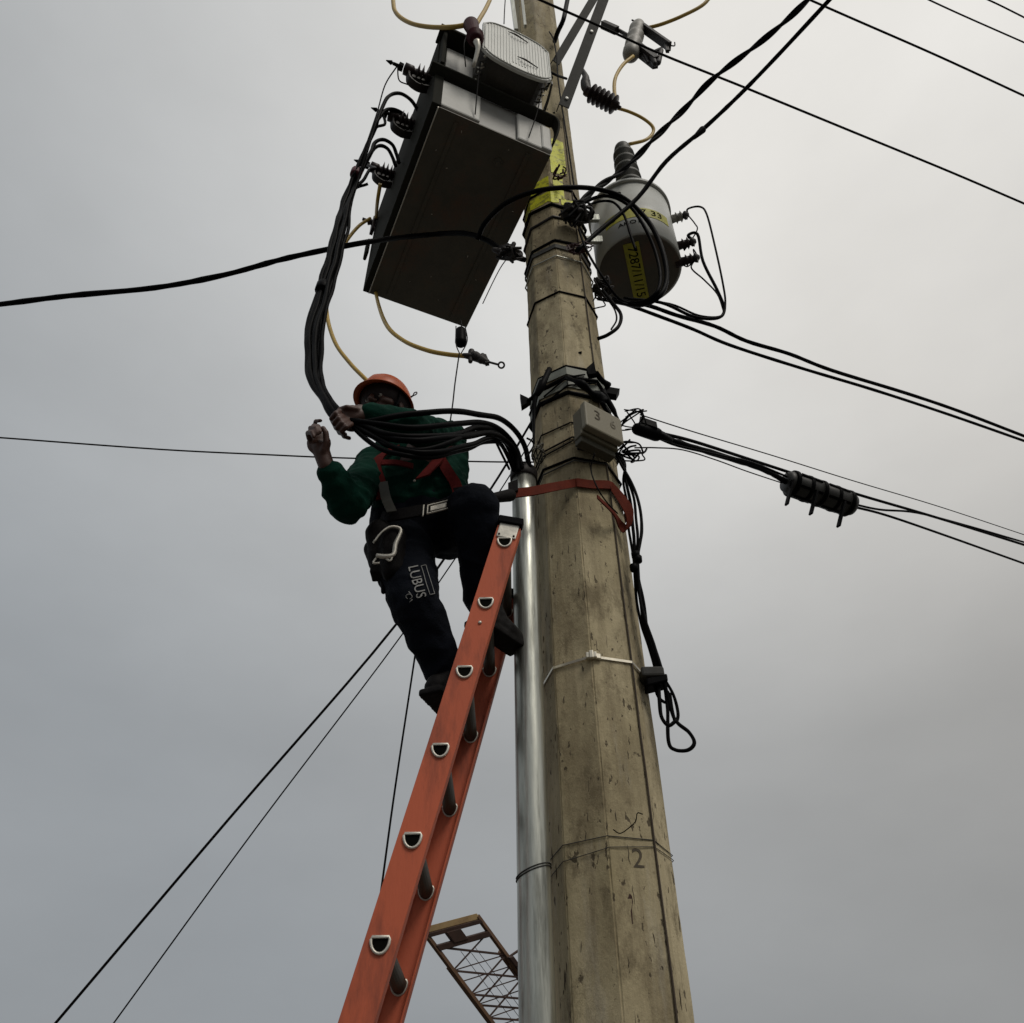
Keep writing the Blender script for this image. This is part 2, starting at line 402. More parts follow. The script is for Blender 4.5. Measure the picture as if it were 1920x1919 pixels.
for py_, wd, m_, tl, fl in ((385, 7, BLK, -.02, 0), (408, 6, DKM, .02, 0), (452, 6, BLK, .01, 0), (463, 9, GALVD, .0, 1), (482, 3, GALV, -.01, 0),
                        (688, 5, BLK, .01, 0), (697, 16, BANDM, .0, 1), (709, 9, BLK, .02, 0), (722, 14, BANDM, .01, 1), (738, 9, BLK, .0, 0),
                        (794, 3, BLKW, .01, 0), (822, 3.5, BLKW, .03, 0), (829, 3, BLKW, .035, 0), (860, 5, BLK, -.0, 0), (866, 3, GALVD, .02, 0), (352, 4, BLK, .02, 0)):
    ringwire('clamp_band' if fl else 'tie_wire', py_, wd, m_, tl, flat=fl, off=.004+random.random()*.004, lobes=.004)
# earth wire running down a corner of the shaft
eb = []
for i in range(60):
    z_ = .1+i*.13; eb.append(pv(z_, 1, .004)+V((0,0,0))+V((.003*NZ.noise(V((i*.7,0,0))), 0, 0)))
MB().tube(eb, .0035, 6).build('earth_wire', mat('brown_wire', (.05,.035,.022), .8), pole)
# bolt holes and hardware on the upper right of the shaft
b = MB()
for px_, py_ in ((1033,199),(1040,232),(1085,648)):
    z_ = zfront(py_+ (8)); q = onpole(z_, .55, .001); MB().box(q, V((.010,-.003,0)), V((0,.003,0)), V((0,0,.006))).build('step_hole', INK, pole)
# yellow paint marks
def polepatch(name, z0, z1, a0, a1, m, off=.003, n1=8, ragged=.0):
    b = MB(); 
    cols = [a0+(a1-a0)*i/n1 for i in range(n1+1)]
    for k in range(math.ceil(a0), math.floor(a1)+1): cols.append(float(k))
    cols = sorted(set(cols)); g_ = []
    for c_ in cols:
        j0 = ragged*NZ.noise(V((c_*6, z0, 0))); j1 = ragged*NZ.noise(V((c_*6, z1, 5)))
        g_.append((onpole(z0+j0, c_, off), onpole(z1+j1, c_, off), onpole(z0+j0, c_, off-.002), onpole(z1+j1, c_, off-.002)))
    vs = [p for q in g_ for p in q]
    fs = []
    for i in range(len(g_)-1):
        a, c_ = 4*i, 4*(i+1)
        fs += [(a, c_, c_+1, a+1), (a+2, a+3, c_+3, c_+2), (a, a+2, c_+2, c_), (a+1, c_+1, c_+3, a+3)]
    fs += [(0,1,3,2), (4*len(g_)-4, 4*len(g_)-2, 4*len(g_)-1, 4*len(g_)-3)]
    return b.add(vs, fs).build(name, m, pole)
za, zb_, zc_, zd = zfront(258), zfront(322), zfront(335), zfront(372)
polepatch('yellow_number_plate', zb_, za, .12, .86, YSTK, ragged=.02)
polepatch('yellow_paint_band', zc_-.11, zc_+.04, -1.4, -.04, YSTK, ragged=.03)
polepatch('yellow_paint_band', zd-.03, zc_-.15, -1.7, .35, YSTK, ragged=.03)
polepatch('yellow_paint_band', zd+.02, zb_-.06, .16, .62, YSTK, ragged=.03)
polepatch('yellow_paint_band', zd-.04, zd+.03, .45, 1.2, YSTK, ragged=.03)
# worn digit on the shaft
fdir = (pv(3,1)-pv(3,0)).normalized(); fnm = V((fdir.y, -fdir.x, 0)); fnm = fnm if fnm.y < 0 else -fnm
def facetfn(px, py, up=V((0,0,1))):
    q0 = PP(px, py, onpole(3, .5), fnm); return lambda x_, y_, z_: q0+fdir*x_+up*y_+fnm*(z_+.002)
b = MB(); text(b, '2', .085, facetfn(1196, 1612)); b.build('painted_digit', INKB, pole)
b = MB(); q0 = PP(1182, 1700, onpole(3, .5), fnm)
b.poly([q0+fdir*a_+V((0,0,c_))+fnm*.001 for a_, c_ in ((-.008,.02),(0,.036),(.007,.03),(.009,.012),(.003,-.005),(.002,-.05),(-.001,-.05),(-.003,-.004))], fnm*.002)
b.build('dark_chip', mat('rust_stain', (.045,.02,.014), .9), pole)

for i_, (px_, py_, w_, h_) in enumerate(((1196,1650,.016,.012),(1205,1690,.007,.05),(1212,1668,.010,.03),(1232,1700,.006,.06),(1215,1830,.008,.05))):
    fi = .5 if px_ > 1140 else -.5; na = (pv(3, math.ceil(fi))-pv(3, math.floor(fi))).normalized(); nb_ = V((na.y, -na.x, 0)); nb_ = nb_ if nb_.y < 0 else -nb_
    q0 = PP(px_, py_, onpole(3, fi), nb_); K2 = 16
    MB().poly([q0+nb_*.0006+(na*math.cos(k*2*math.pi/K2)*w_+V((0,0,math.sin(k*2*math.pi/K2)*h_)))*(.6+.9*abs(NZ.noise(V((k*1.3, i_*7.1, 0))))) for k in range(K2)], nb_*.0012).build('dark_stain', mat('brown_stain', (.12,.095,.06), .9, 0, .35, 60), pole)
# cracks, drips and chips in the facets, each a ragged sliver of its own shape
rr = random.Random(3)
b = MB()
for i in range(150):
    z_ = 1.75+rr.random()**1.3*3.2; an = rr.uniform(-1.9, 1.95); L_ = rr.choice((.012, .02, .03, .055)); k_ = 4
    pts = [onpole(z_+L_*(j/k_-.5), an+.018*NZ.noise(V((i*3.1, j*.9, 0)))*2, .0006) for j in range(k_+1)]
    b.tube(pts, [.0004, rr.uniform(.0008, .0022), rr.uniform(.0006,.0018), .0004], 5)
tag(b.build('surface_crack', INKB, pole), None, None, None, 'stuff')

# ------------------------------------------------------------------ conduit
YC = 2.70
k_lo, k_hi = P(1008, 1919, YC), P(982, 892, YC)
RC = m_of(35.5, k_lo)
con = thing('conduit_riser', (k_lo.x, k_lo.y, 0), 'shiny galvanised steel conduit pipe standing against the left of the concrete pole', 'conduit')
d = (k_hi-k_lo).normalized(); base = k_lo-d*(k_lo.z/d.z)
Lc = (k_hi-base).length
b = MB(); n = 40; pts = [base+d*Lc*i/30 for i in range(31)]
b.tube(pts, RC, 40).build('pipe', GALV, con, recalc=False)
MB().lathe([(-.03,RC*1.04),(-.028,RC*1.14),(.0,RC*1.16),(.022,RC*1.12),(.03,RC*.9)], k_hi, d, 32).build('pipe_collar', DKM, con)
b = MB(); zt = 1
for py_ in (1640,):
    q = P(1000, py_, YC); q = base+d*((q-base).dot(d))
    pts = []
    for k in range(24):
        a_ = 2*math.pi*k/24; pts.append(q+V((math.cos(a_)*(RC+.002), math.sin(a_)*(RC+.002), .02*math.cos(a_))))
    b.tube(pts, .002, 6, closed=True); b.tube([p+V((0,0,.008)) for p in pts], .002, 6, closed=True)
b.build('tie_wire', GALVD, con)

# ------------------------------------------------------------------ box transformer
H = 5.0
NL, NR, FL, FR = (PZ(*q, H) for q in ((826,198),(1028,291),(688,548),(878,613)))
e1 = ((FL-NL)+(FR-NR)).normalized(); e2 = ((NR-NL)+(FR-FL)); e2 = (e2-e1*e2.dot(e1)).normalized()
e1.z = 0; e1.normalize(); e2.z = 0; e2 = (e2-e1*e2.dot(e1)).normalized(); UP = V((0,0,1))
Wt = ((NR-NL).dot(e2)+(FR-FL).dot(e2))/2; Lt = ((FL-NL).dot(e1)+(FR-NR).dot(e1))/2; Ht = 1.0
NL = ((NL+NR+FL+FR)/4)-e1*Lt/2-e2*Wt/2
def T(u, v, h): return NL+e1*u+e2*v+UP*h        # u away, v right, h up
tx_ = thing('box_transformer', T(Lt/2, Wt/2, 0), 'large dark rectangular transformer tank hung high on the left of the pole', 'transformer')
b = MB(); b.box(T(Lt/2, Wt/2, Ht/2), e1*(Lt/2-.02), e2*(Wt/2-.02), UP*Ht/2)
b.build('tank', TANK, tx_, .006)
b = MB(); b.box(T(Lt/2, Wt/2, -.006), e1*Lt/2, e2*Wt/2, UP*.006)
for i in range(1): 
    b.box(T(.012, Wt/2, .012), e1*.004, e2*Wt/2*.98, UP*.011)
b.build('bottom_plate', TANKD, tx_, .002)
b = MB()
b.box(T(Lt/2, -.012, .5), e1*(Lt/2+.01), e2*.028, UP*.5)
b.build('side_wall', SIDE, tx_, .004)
rb = random.Random(5)
for i in range(26):
    q_ = T(rb.uniform(.05,1)*Lt*.95, rb.uniform(.05,.95)*Wt, -.0125); a_ = rb.uniform(0,6.28); l_ = rb.uniform(.002,.009)
    MB().ell(q_, V((math.cos(a_)*l_,math.sin(a_)*l_,0)), V((-math.sin(a_)*.0025,math.cos(a_)*.0025,0)), UP*.0012, 8, 5).build('paint_chip', ALU, tx_) if i < 14 else None
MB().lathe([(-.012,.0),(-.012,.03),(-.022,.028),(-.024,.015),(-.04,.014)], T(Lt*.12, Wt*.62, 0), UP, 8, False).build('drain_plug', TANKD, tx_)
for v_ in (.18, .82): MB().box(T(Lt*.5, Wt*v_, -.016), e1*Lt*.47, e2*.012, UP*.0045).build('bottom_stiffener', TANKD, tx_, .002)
b = MB(); 
for i in range(1): b.tube([T(Lt*k/10, .002+.002*NZ.noise(V((k,1,1))), -.014) for k in range(11)], .004, 6)
b.build('edge_highlight', ALU, tx_)  # thin pale strip painted as the highlight along the bottom edge
# front end: flanges, ribs, plates
b = MB()
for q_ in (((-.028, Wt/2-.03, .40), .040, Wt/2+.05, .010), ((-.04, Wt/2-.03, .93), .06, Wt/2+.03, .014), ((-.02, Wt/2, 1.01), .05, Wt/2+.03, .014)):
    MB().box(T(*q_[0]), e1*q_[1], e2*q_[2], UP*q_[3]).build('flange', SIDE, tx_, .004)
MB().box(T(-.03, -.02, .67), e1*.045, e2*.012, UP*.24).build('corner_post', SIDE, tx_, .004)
LIT = mat('lit_grey_panel', (.50,.50,.47), .55, 0, .08, 5, .04, 40, (.3,.28,.24), 3, .4)  # paler copy of the tank paint, light on the end face in its colour
for q_ in (((.004,.13,.19), .012,.13,.17), ((.004,.60,.19), .012,.10,.17), ((.002,.69,.17), .02,.035,.15), ((.004,.14,.66), .010,.13,.21)):
    MB().box(T(*q_[0]), e1*q_[1], e2*q_[2], UP*q_[3]).build('end_panel', LIT, tx_, .012)
# curl of the mid flange beyond the right edge
b = MB(); pts = [T(-.03, Wt+.0, .40), T(-.03, Wt+.03, .39), T(-.028, Wt+.045, .33), T(-.02, Wt+.035, .22), T(.0, Wt+.015, .12)]
b.ribbon(pts, [e1*.035]*5, .006, 4).build('bracket_arm', SIDE, tx_)
# thin wires over the end
b = MB()
for q_ in (((-.10, .12, 1.0), (-.09, .10, .8), (-.06, .13, .55)), ((-.13, .25, .95), (-.13, .2, .5), (-.02, .22, .05)), ((-.15, .62, .6), (-.08, .60, .3), (-.03, .56, .03))):
    MB().tube([T(*q) for q in q_], .004, 6, 4).build('bond_wire', BLKW, tx_)

# ribbed casing on its end
hb = .50; ub = -.255; uw = .23; va, vb2 = None, None
q1 = PZ(907, 98, H+hb); q2 = PZ(1033, 151, H+hb)
va = (q1-NL).dot(e2); vb2 = (q2-NL).dot(e2); ub = ((q1-NL).dot(e1)+(q2-NL).dot(e1))/2
rc = thing('ribbed_casing', T(ub, (va+vb2)/2, hb), 'pale rounded ribbed casing bolted to the near end of the rectangular transformer', 'casing')
hh = .55
DARKC = mat('dark_casing_paint', (.045,.04,.032), .55, 0, .3, 6, .1, 30)
va -= .012; vb2 += .012; wv = vb2-va
def lo_(t): return -.058*(1-(2*t-1)**2)-.0
def hi_(t): return hh-.05+.055*(1-(2*t-1)**2)
def barrel(ins, r_=.045):
    o_ = []; n_b = 14
    for k in range(n_b+1): t_ = k/n_b; c_ = min(t_, 1-t_); o_.append((va+ins+(wv-2*ins)*t_, lo_(t_)+ins+max(0, r_*(1-c_/.10))))
    for k in range(n_b+1): t_ = 1-k/n_b; c_ = min(t_, 1-t_); o_.append((va+ins+(wv-2*ins)*t_, hi_(t_)-ins-max(0, r_*(1-c_/.10))))
    return o_
MB().poly([T(-.004, v_, hb+h_) for v_, h_ in barrel(.014)], e1*(ub+.024)).build('housing', DARKC, rc, .004)
MB().poly([T(ub, v_, hb+h_) for v_, h_ in barrel(0)], e1*.022).build('front_cover', WHITE, rc, .004)
b = MB()
for i in range(22):
    t_ = (i+1)/23; v_ = va+wv*t_; l0, h0 = lo_(t_)+.035+(.05 if 8 < i < 14 else 0), hi_(t_)-.03-(.03 if i in (0,21) else 0)
    b.box(T(ub-.002, v_, hb+(l0+h0)/2), e1*.0022, e2*.0042, UP*(h0-l0)/2)
b.build('rib', WHITE, rc, .0015)['kind'] = 'stuff'
pts = [T(ub-.004, v_, hb+h_) for v_, h_ in barrel(.012)]; MB().tube(pts, .0045, 6, closed=True).build('cover_rim', WHITE, rc)
for t_ in (.06, .94):
    for k in range(4):
        q_ = T(ub+.05+k*.045, va+wv*t_, hb+lo_(t_)+.012); MB().tube([q_-e2*.02+e1*.01, q_-UP*.012, q_+e2*.02-e1*.01], [.003,.007,.003], 6, 4).build('cooling_fin', ALU if k % 2 else DARKC, rc)
for v_, h_ in ((va+.30, .10), (va+.24, .44)):
    MB().tube([T(ub-.008, v_-.07, hb+h_+.03), T(ub-.02, v_-.02, hb+h_), T(ub-.008, v_+.07, hb+h_)], [.002,.006,.003], 6, 5).build('lifting_lip', DARKC, rc)
for i in range(4):
    for v_ in (va+.03, vb2-.03):
        MB().ell(T(ub+.03+i*.05, v_, hb+.008), e1*.010, e2*.010, UP*.008, 10, 6).build('screw', ALU, rc)
for i in range(3): MB().ell(T(ub+.04+i*.05, vb2-.13, hb+.010), e1*.005, e2*.005, UP*.005, 8, 5).build('screw', ALU, rc)
b = MB(); b.ribbon([T(ub+.0, vb2+.0, hb-.005), T(ub+.1, vb2+.015, hb-.04), T(ub+.24, vb2+.03, hb-.03)], [UP*.02, UP*.03, UP*.035], .004, 4)
b.build('corner_strap', DARKC, rc)

# bushings on the left face: stacked sheds on a turret, terminal, bracket
BUSH = []
def side_bushing(px, py, s, label, out=.20):
    q = PP(px, py, T(0, -.045, 0), e2); o_ = -e2
    t = thing('transformer_bushing', q, label, 'bushing', 'bushings on the side of the box transformer')
    pr_ = [(0,.045)]
    for i in range(3): h0 = .02+i*.032; pr_ += [(h0,.034),(h0+.012,.075),(h0+.02,.034)]
    pr_ += [(.12,.03),(.13,.042),(.19,.042),(.195,.02)]
    MB().lathe([(a*s, r*s) for a, r in pr_], q, o_, 20).build('porcelain_shed', BROWN, t)
    b = MB(); tip = q+o_*.2*s
    b.lathe([(0,.03*s),(.03*s,.032*s),(.035*s,.014*s),(.075*s,.012*s)], tip, o_, 8, False)
    b.lathe([(0,.006*s),(.01*s,.018*s),(.05*s,.003*s)], tip+o_*.075*s, o_, 8)
    b.build('terminal', BLK, t)
    b = MB(); dn = (-UP*.8+e1*.25).normalized()
    b.ribbon([q+dn*.10*s, q+dn*.12*s+o_*.07*s, q+dn*.09*s+o_*.14*s, q+dn*.02*s+o_*.16*s], [e1*.03*s]*4, .006*s, 4)
    b.ribbon([q+dn*.05*s+o_*.03*s, q+dn*.06*s+o_*.13*s], [e1*.022*s]*2, .02*s)
    b.ell(q+dn*.12*s+o_*.05*s-e1*.03*s, e1*.008, o_*.008, UP*.008, 8, 6)
    b.build('bracket', DKM, t)
    BUSH.append(tip+o_*.04*s); return t
side_bushing(806, 150, .88, 'top side bushing of the box transformer with no thick cable on it')
side_bushing(775, 236, .88, 'middle side bushing of the box transformer under the large cable loops')
side_bushing(738, 330, .88, 'lower side bushing of the box transformer where two thin loops meet')
b = MB(); q = PP(704, 420, T(0, -.045, 0), e2)
b.lathe([(0,.02),(.02,.035),(.03,.02),(.05,.03),(.06,.012),(.1,.012)], q, -e2, 14).ribbon([q+UP*.05-e2*.015, q-UP*.12-e2*.015], [e1*.03]*2, .012)
tag(b.build('earthing_lug', BROWN), 'small dark lug on the box transformer where the yellow cable starts', 'lug')
b = MB(); q = PP(693, 470, T(0, -.045, 0), e2)
b.box(q-e2*.02, e1*.04, e2*.012, UP*.09); tag(b.build('terminal_cover', SIDE, None, .01), 'dark rounded cover plate at the lower left corner of the box transformer', 'cover')

# insulator beside the casing with the yellow jumper
t = thing('bushing_insulator', T(-.1, .16, .95), 'dark red insulator beside the pale ribbed casing holding the yellow jumper', 'insulator')
qa, qb = P(893, 76, 1.98), P(880, 38, 1.98)
ax = (qb-qa).normalized(); Lq = (qb-qa).length
MB().lathe([(0,.03),(.02,.05),(.035,.03),(.06,.055),(.075,.03),(Lq*.75,.05),(Lq*.85,.02)], qa, ax, 18).build('shed', mat('dark_red_rubber', (.045,.010,.013), .6, spec=.15), t)
MB().tube([qa+ax*Lq*.8, qb], [.016,.012,.02], 8, 3).build('terminal', BLK, t)
MB().tube([qa-ax*.02, P(896, 92, 2.0), P(888, 125, 2.06)], [.022,.014,.012], 8, 4).build('stem', ALU, t)

# ------------------------------------------------------------------ round transformer
YR = 3.0
cb = P(1199, 508, YR); RT = m_of(79, cb); HT = P(1199, 335, YR-RT).z-cb.z
ct = thing('round_transformer', cb, 'round pale grey pole transformer with yellow numbers, right of the pole', 'transformer')
GREY = mat('light_grey_enamel', (.46,.47,.44), .42, 0, .06, 4, .03, 30, (.33,.31,.26), 5, .4)
MB().lathe([(0,RT-.008),(.004,RT),(HT-.05,RT),(HT-.05,RT-.001),(HT,RT*.98),(HT+.04,RT*.6),(HT+.07,RT*.3)], cb, UP, 64).build('tank', GREY, ct)
MB().lathe([(-.006,RT*.5),(-.006,RT*.93),(-.002,RT*.955),(.003,RT*.90)], cb, UP, 64).build('base_plate', TANKD, ct)
rm = MB(); rm.lathe([(HT-.045,RT+.001),(HT-.045,RT+.014),(HT-.015,RT+.014),(HT-.013,RT+.001)], cb, UP, 64).build('lid_rim', GREY, ct)
b = MB(); top = cb+UP*(HT+.05)
pr_ = [(0,.09)]
for i in range(5): h0 = .03+i*.055; r_ = .090-.004*i; pr_ += [(h0,r_-.034),(h0+.012,r_+.002),(h0+.028,r_),(h0+.040,r_-.030)]
pr_ += [(.31,.062),(.33,.055),(.34,.02)]
tb = P(1180, 345, YR-.13); tb.z = top.z-.02; sc = (P(1177, 276, YR-.13).z-tb.z)/.34
pr_ = [(a*sc, r) for a, r in pr_]
b.lathe(pr_, tb, UP, 28).build('bushing', mat('grey_green_porcelain', (.055,.055,.045), .5, 0, .25, 14, spec=.3), ct)
MB().lathe([(.33*sc,.014),(.33*sc+.04,.014),(.33*sc+.05,.008)], tb, UP, 12).build('terminal', DKM, ct)
fa = math.atan2(-cb.y, -cb.x)
def cyl(a, h, off): return cb+V((math.cos(fa+a)*(RT+off), math.sin(fa+a)*(RT+off), h))
def cylpatch(name, a0, a1, h0, h1, m, skew=0):
    b = MB(); vs = []; n1 = 20
    for i in range(n1+1):
        a = a0+(a1-a0)*i/n1
        vs += [cyl(a, h0, .0005), cyl(a, h1, .0005), cyl(a, h1, .0025), cyl(a, h0, .0025)]
    fs = [(i*4+j, i*4+(j+1)%4, (i+1)*4+(j+1)%4, (i+1)*4+j) for i in range(n1) for j in range(4)]+[(3,2,1,0), tuple(n1*4+j for j in range(4))]
    return b.add(vs, fs).build(name, m, ct)
hy0, hy1 = .20*HT/.72, .31*HT/.72
yl = cylpatch('yellow_label_band', -.62, 1.02, hy0, hy1, YDIM)
def cf(a0, h0): return lambda x_, y_, z_: cyl(a0+x_/RT, h0+y_, .003+z_)
b = MB(); text(b, '0', .085, cf(-.38, (hy0+hy1)/2)); b.build('numbers', INK, yl); b = MB(); text(b, '7 33', .085, cf(.55, (hy0+hy1)/2)); b.build('numbers', INK, yl)
b = MB(); text(b, 'AKO1', .055, cf(-.02, .13)); b.build('lettering', INK, ct)
b = MB(); text(b, 'D', .07, cf(-.17, HT-.16)); b.build('letter_mark', INK, ct)
# yellow strip with digits across the dark base
vd = V((math.cos(fa), math.sin(fa), 0)); vr = V((-vd.y, vd.x, 0))
if vr.x < 0: vr = -vr
b = MB(); b.box(cb+vr*-.02-UP*.009, vd*RT*.80, vr*.048, UP*.003); st = b.build('yellow_label_strip', YDIM, ct)
b = MB(); text(b, '7287/11/15', .082, lambda x_, y_, z_: cb+vr*-.02-UP*.0125+vd*-x_*-1*-1+vr*-y_*-1-UP*z_, .0008)
b.build('numbers', INK, st)
# hanger lugs and side bushings
for h_ in (.16, .42):
    q = cb+V((-RT*.92, -.12, h_)); MB().box(q+V((-.05,0,0)), V((.07,0,0)), V((0,.012,0)), V((0,0,.035))).box(q+V((-.11,0,0)), V((.008,0,0)), V((0,.05,0)), V((0,0,.05))).build('hanger_bracket', GALV, ct, .004)
SB = []
for px_, py_ in ((1258,412),(1270,462),(1276,492)):
    q = P(px_, py_, YR-.05); ax = V((.95,-.3,0)).normalized()
    b = MB().lathe([(-.03,.03),(0,.03),(.03,.026),(.035,.04),(.045,.026),(.06,.026),(.065,.04),(.078,.02)], q, ax, 16); f_ = b.build('side_bushing', BROWN if py_ > 420 else PORC, ct)
    b = MB().lathe([(.076,.014),(.09,.03),(.10,.03),(.12,.01)], q, ax, 10); b.cap(q+ax*.1, q+ax*.1-UP*.05, .012, .004, 8, 3); b.build('terminal', DKM, f_)
    SB.append(q+ax*.11)
wire('bushing_lead', [SB[0], (1290,392,2.9), (1312,388,2.9), (1325,402,2.9), (1340,460,2.95), (1355,530,3.0), (1360,570,3.05), (1352,593,3.05), (1310,592,3.05), (1255,570,3.02), (1180,563,2.95)], 4, BLK, 'thin black lead looping from the top side bushing of the round transformer')
wire('bushing_lead', [SB[1], (1290,442,2.9), (1308,440,2.9), (1318,490,2.95), (1345,545,3.0), (1358,580,3.05), (1345,597,3.05), (1300,594,3.05), (1240,568,3.0), (1170,560,2.92)], 6, BLK, 'thicker black lead dropping from the middle side bushing of the round transformer')
wire('bushing_lead', [SB[2], (1296,502,2.95), (1320,525,3.0), (1345,552,3.0), (1357,585,3.05)], 3, BLK, 'short black lead from the lowest side bushing of the round transformer')
wire('bushing_jumper', [SB[0], (1303,420,2.9), (1307,432,2.9), (1290,460,2.95), (1283,470,2.95)], 2.5, BLKW, 'hair-thin jumper between the two upper side bushings of the round transformer', 'jumper wire')
wire('bushing_jumper', [SB[2], (1300,468,2.95), (1302,485,2.95), (1290,500,2.95), (1279,496,2.95)], 2.5, BLKW, 'tiny curled jumper beside the lowest side bushing of the round transformer', 'jumper wire')

# ------------------------------------------------------------------ braces at the top of the pole
def angle_bar(name, a, b_, w_, label, holes):
    d = (b_-a).normalized(); view = (CAM-a).normalized(); side = d.cross(view).normalized(); nrm = side.cross(d).normalized()
    if nrm.dot(view) < 0: nrm = -nrm
    t = thing(name, a, label, 'brace'); m = MB()
    m.box((a+b_)/2, (b_-a)/2, side*w_/2, nrm*.004); m.box((a+b_)/2-side*(w_/2-.004)-nrm*(w_*.4+.0045), (b_-a)/2, side*.004, nrm*w_*.4)
    m.build('angle_iron', GALVD, t, .001)
    if holes:
        h = MB()
        for f in holes: q = a.lerp(b_, f)+nrm*.006; h.lathe([(0,.013),(.004,.013),(.005,.006)], q, nrm, 12)
        h.build('bright_hole', mat('hole_daylight', (.8,.8,.75), .4, .2, .05), t)  # pale discs coloured as daylight showing through the holes in the bar
a_, b_ = P(1057, 200, 2.62), P(1132, -2, 2.3); angle_bar('crossarm_brace', a_, b_+(b_-a_)*.6, m_of(21, a_), 'right-hand steel angle brace with two bright holes, rising from the pole to the top edge', 'x' and [.04, .42])
a_, b_ = P(1042, 118, 2.66), P(1112, 0, 2.5); angle_bar('crossarm_brace', a_, b_+(b_-a_)*.6, m_of(16, a_), 'left-hand plain steel angle brace meeting the pole above the transformers', [])
# steel channel up the pole top, left
b = MB(); a_, c_ = P(968, 60, 2.62), P(955, -40, 2.62); b.beam(a_, c_, .05, .03); b.beam(P(985, 50, 2.6), P(975, -40, 2.6), .03, .02)
tag(b.build('mounting_channel', GALV), 'grey steel channel fixed to the left of the pole at the top edge', 'bracket')
wire('jumper_cable', [(1068,-20,2.5), (1062,10,2.5), (1056,38,2.5), (1046,60,2.6), (1040,78,2.7)], 9, BLK, 'thick short black cable dropping beside the pole top behind the braces')
wire('guard_wire', [(948,-10,2.4), (946,20,2.4), (945,45,2.3)], 2, BLKW, 'hair-thin wire hanging above the pale ribbed casing', 'wire')
wire('jumper_cable', [(1030,135,2.35), (1045,142,2.4), (1062,148,2.5)], 5, BLK, 'short black link from the ribbed casing to the right-hand brace')
wire('jumper_cable', [(1030,60,2.64), (1038,75,2.63), (1044,110,2.62), (1046,145,2.62), (1052,190,2.63), (1060,240,2.64), (1069,300,2.66), (1077,355,2.66)], 3, BLKW, 'thin dark wire following the right edge of the upper pole')

# cut-out fuse
t = thing('cutout_fuse', P(1190, 80, 2.9), 'fuse cut-out with grey ringed insulator hanging at the top of the picture', 'fuse cut-out')
qa, qb = P(1184, 98, 2.9), P(1197, 48, 2.9); ax = (qb-qa); Lq = ax.length
r0 = m_of(15, qa); pr_ = [(-Lq*.2, r0*.5), (-Lq*.12, r0*.95)]
for i in range(4): h0 = Lq*(-.05+.27*i); pr_ += [(h0, r0*1.08), (h0+Lq*.10, r0*1.1), (h0+Lq*.14, r0*.92), (h0+Lq*.2, r0*.92)]
pr_ += [(Lq*1.03, r0*.75), (Lq*1.08, r0*.3)]
MB().lathe(pr_, qa, ax, 24).build('insulator', PORC, t)
b = MB(); b.beam(P(1205, 52, 2.88), P(1256, 88, 2.88), m_of(17, qa), .03, UP); b.beam(P(1246, 76, 2.88), P(1252, 97, 2.88), .03, .03)
b.beam(P(1198, 48, 2.88), P(1210, 58, 2.88), .03, .05)
b.build('arm', DKM, t, .003)
b = MB(); b.beam(P(1196, 92, 2.9), P(1230, 118, 2.9), m_of(22, qa), .05, UP); b.beam(P(1228, 98, 2.9), P(1242, 92, 2.88), .03, .03)
b.cap(P(1222,105,2.88), P(1228,120,2.88), .03, .022, 10, 3); b.cap(P(1240,95,2.88), P(1234,118,2.88), .02, .025, 10, 3); b.cap(P(1205,95,2.9), P(1215,118,2.9), .03, .014, 10, 3)
b.build('mounting_clamp', DKM, t)
b = MB(); b.tube([P(1185, 38, 2.9), P(1192, 41, 2.9), P(1202, 42, 2.9), P(1206, 52, 2.9)], .008, 8, 4); b.build('top_contact', DKM, t)
b = MB(); b.tube([P(1253, 84, 2.88), P(1259, 86, 2.88), P(1265, 86, 2.88), P(1265, 80, 2.88)], .006, 8, 4); b.build('hook', DKM, t)
b = MB(); b.beam(P(1130, 46, 2.92), P(1157, 58, 2.92), m_of(15, qa), .05, UP); b.beam(P(1156, 55, 2.92), P(1186, 72, 2.92), m_of(7, qa), .02, UP)
tag(b.build('dead_end_insulator', DKM, None, .004), 'dark block on the line between the steel brace and the fuse cut-out', 'insulator')

# arrester
t = thing('surge_arrester', P(1105, 160, 2.7), 'dark finned surge arrester sticking out from the pole under the fuse cut-out', 'surge arrester')
qa, qb = P(1102, 172, 2.7), P(1158, 200, 2.75); ax = (qb-qa); Lq = ax.length; r0 = m_of(9, qa)
pr_ = [(-.02, r0), (0, r0*1.1)]
for i in range(6): h0 = Lq*(.1+.145*i); pr_ += [(h0, r0*1.0), (h0+Lq*.045, r0*2.0), (h0+Lq*.06, r0*1.95), (h0+Lq*.10, r0*1.0)]
pr_ += [(Lq, r0*.9), (Lq*1.02, r0*.4), (Lq*1.1, r0*.35)]
MB().lathe(pr_, qa, ax, 24).build('shed_stack', BROWN, t)
b = MB(); b.tube([P(1092, 132, 2.66), P(1098, 145, 2.67), P(1097, 160, 2.69), P(1103, 173, 2.7)], [.016,.022,.035,.035,.03], 10, 4)
b.cap(P(1104, 152, 2.68), P(1104, 165, 2.7), .012, .02, 8, 3); b.build('mounting_elbow', DKM, t)

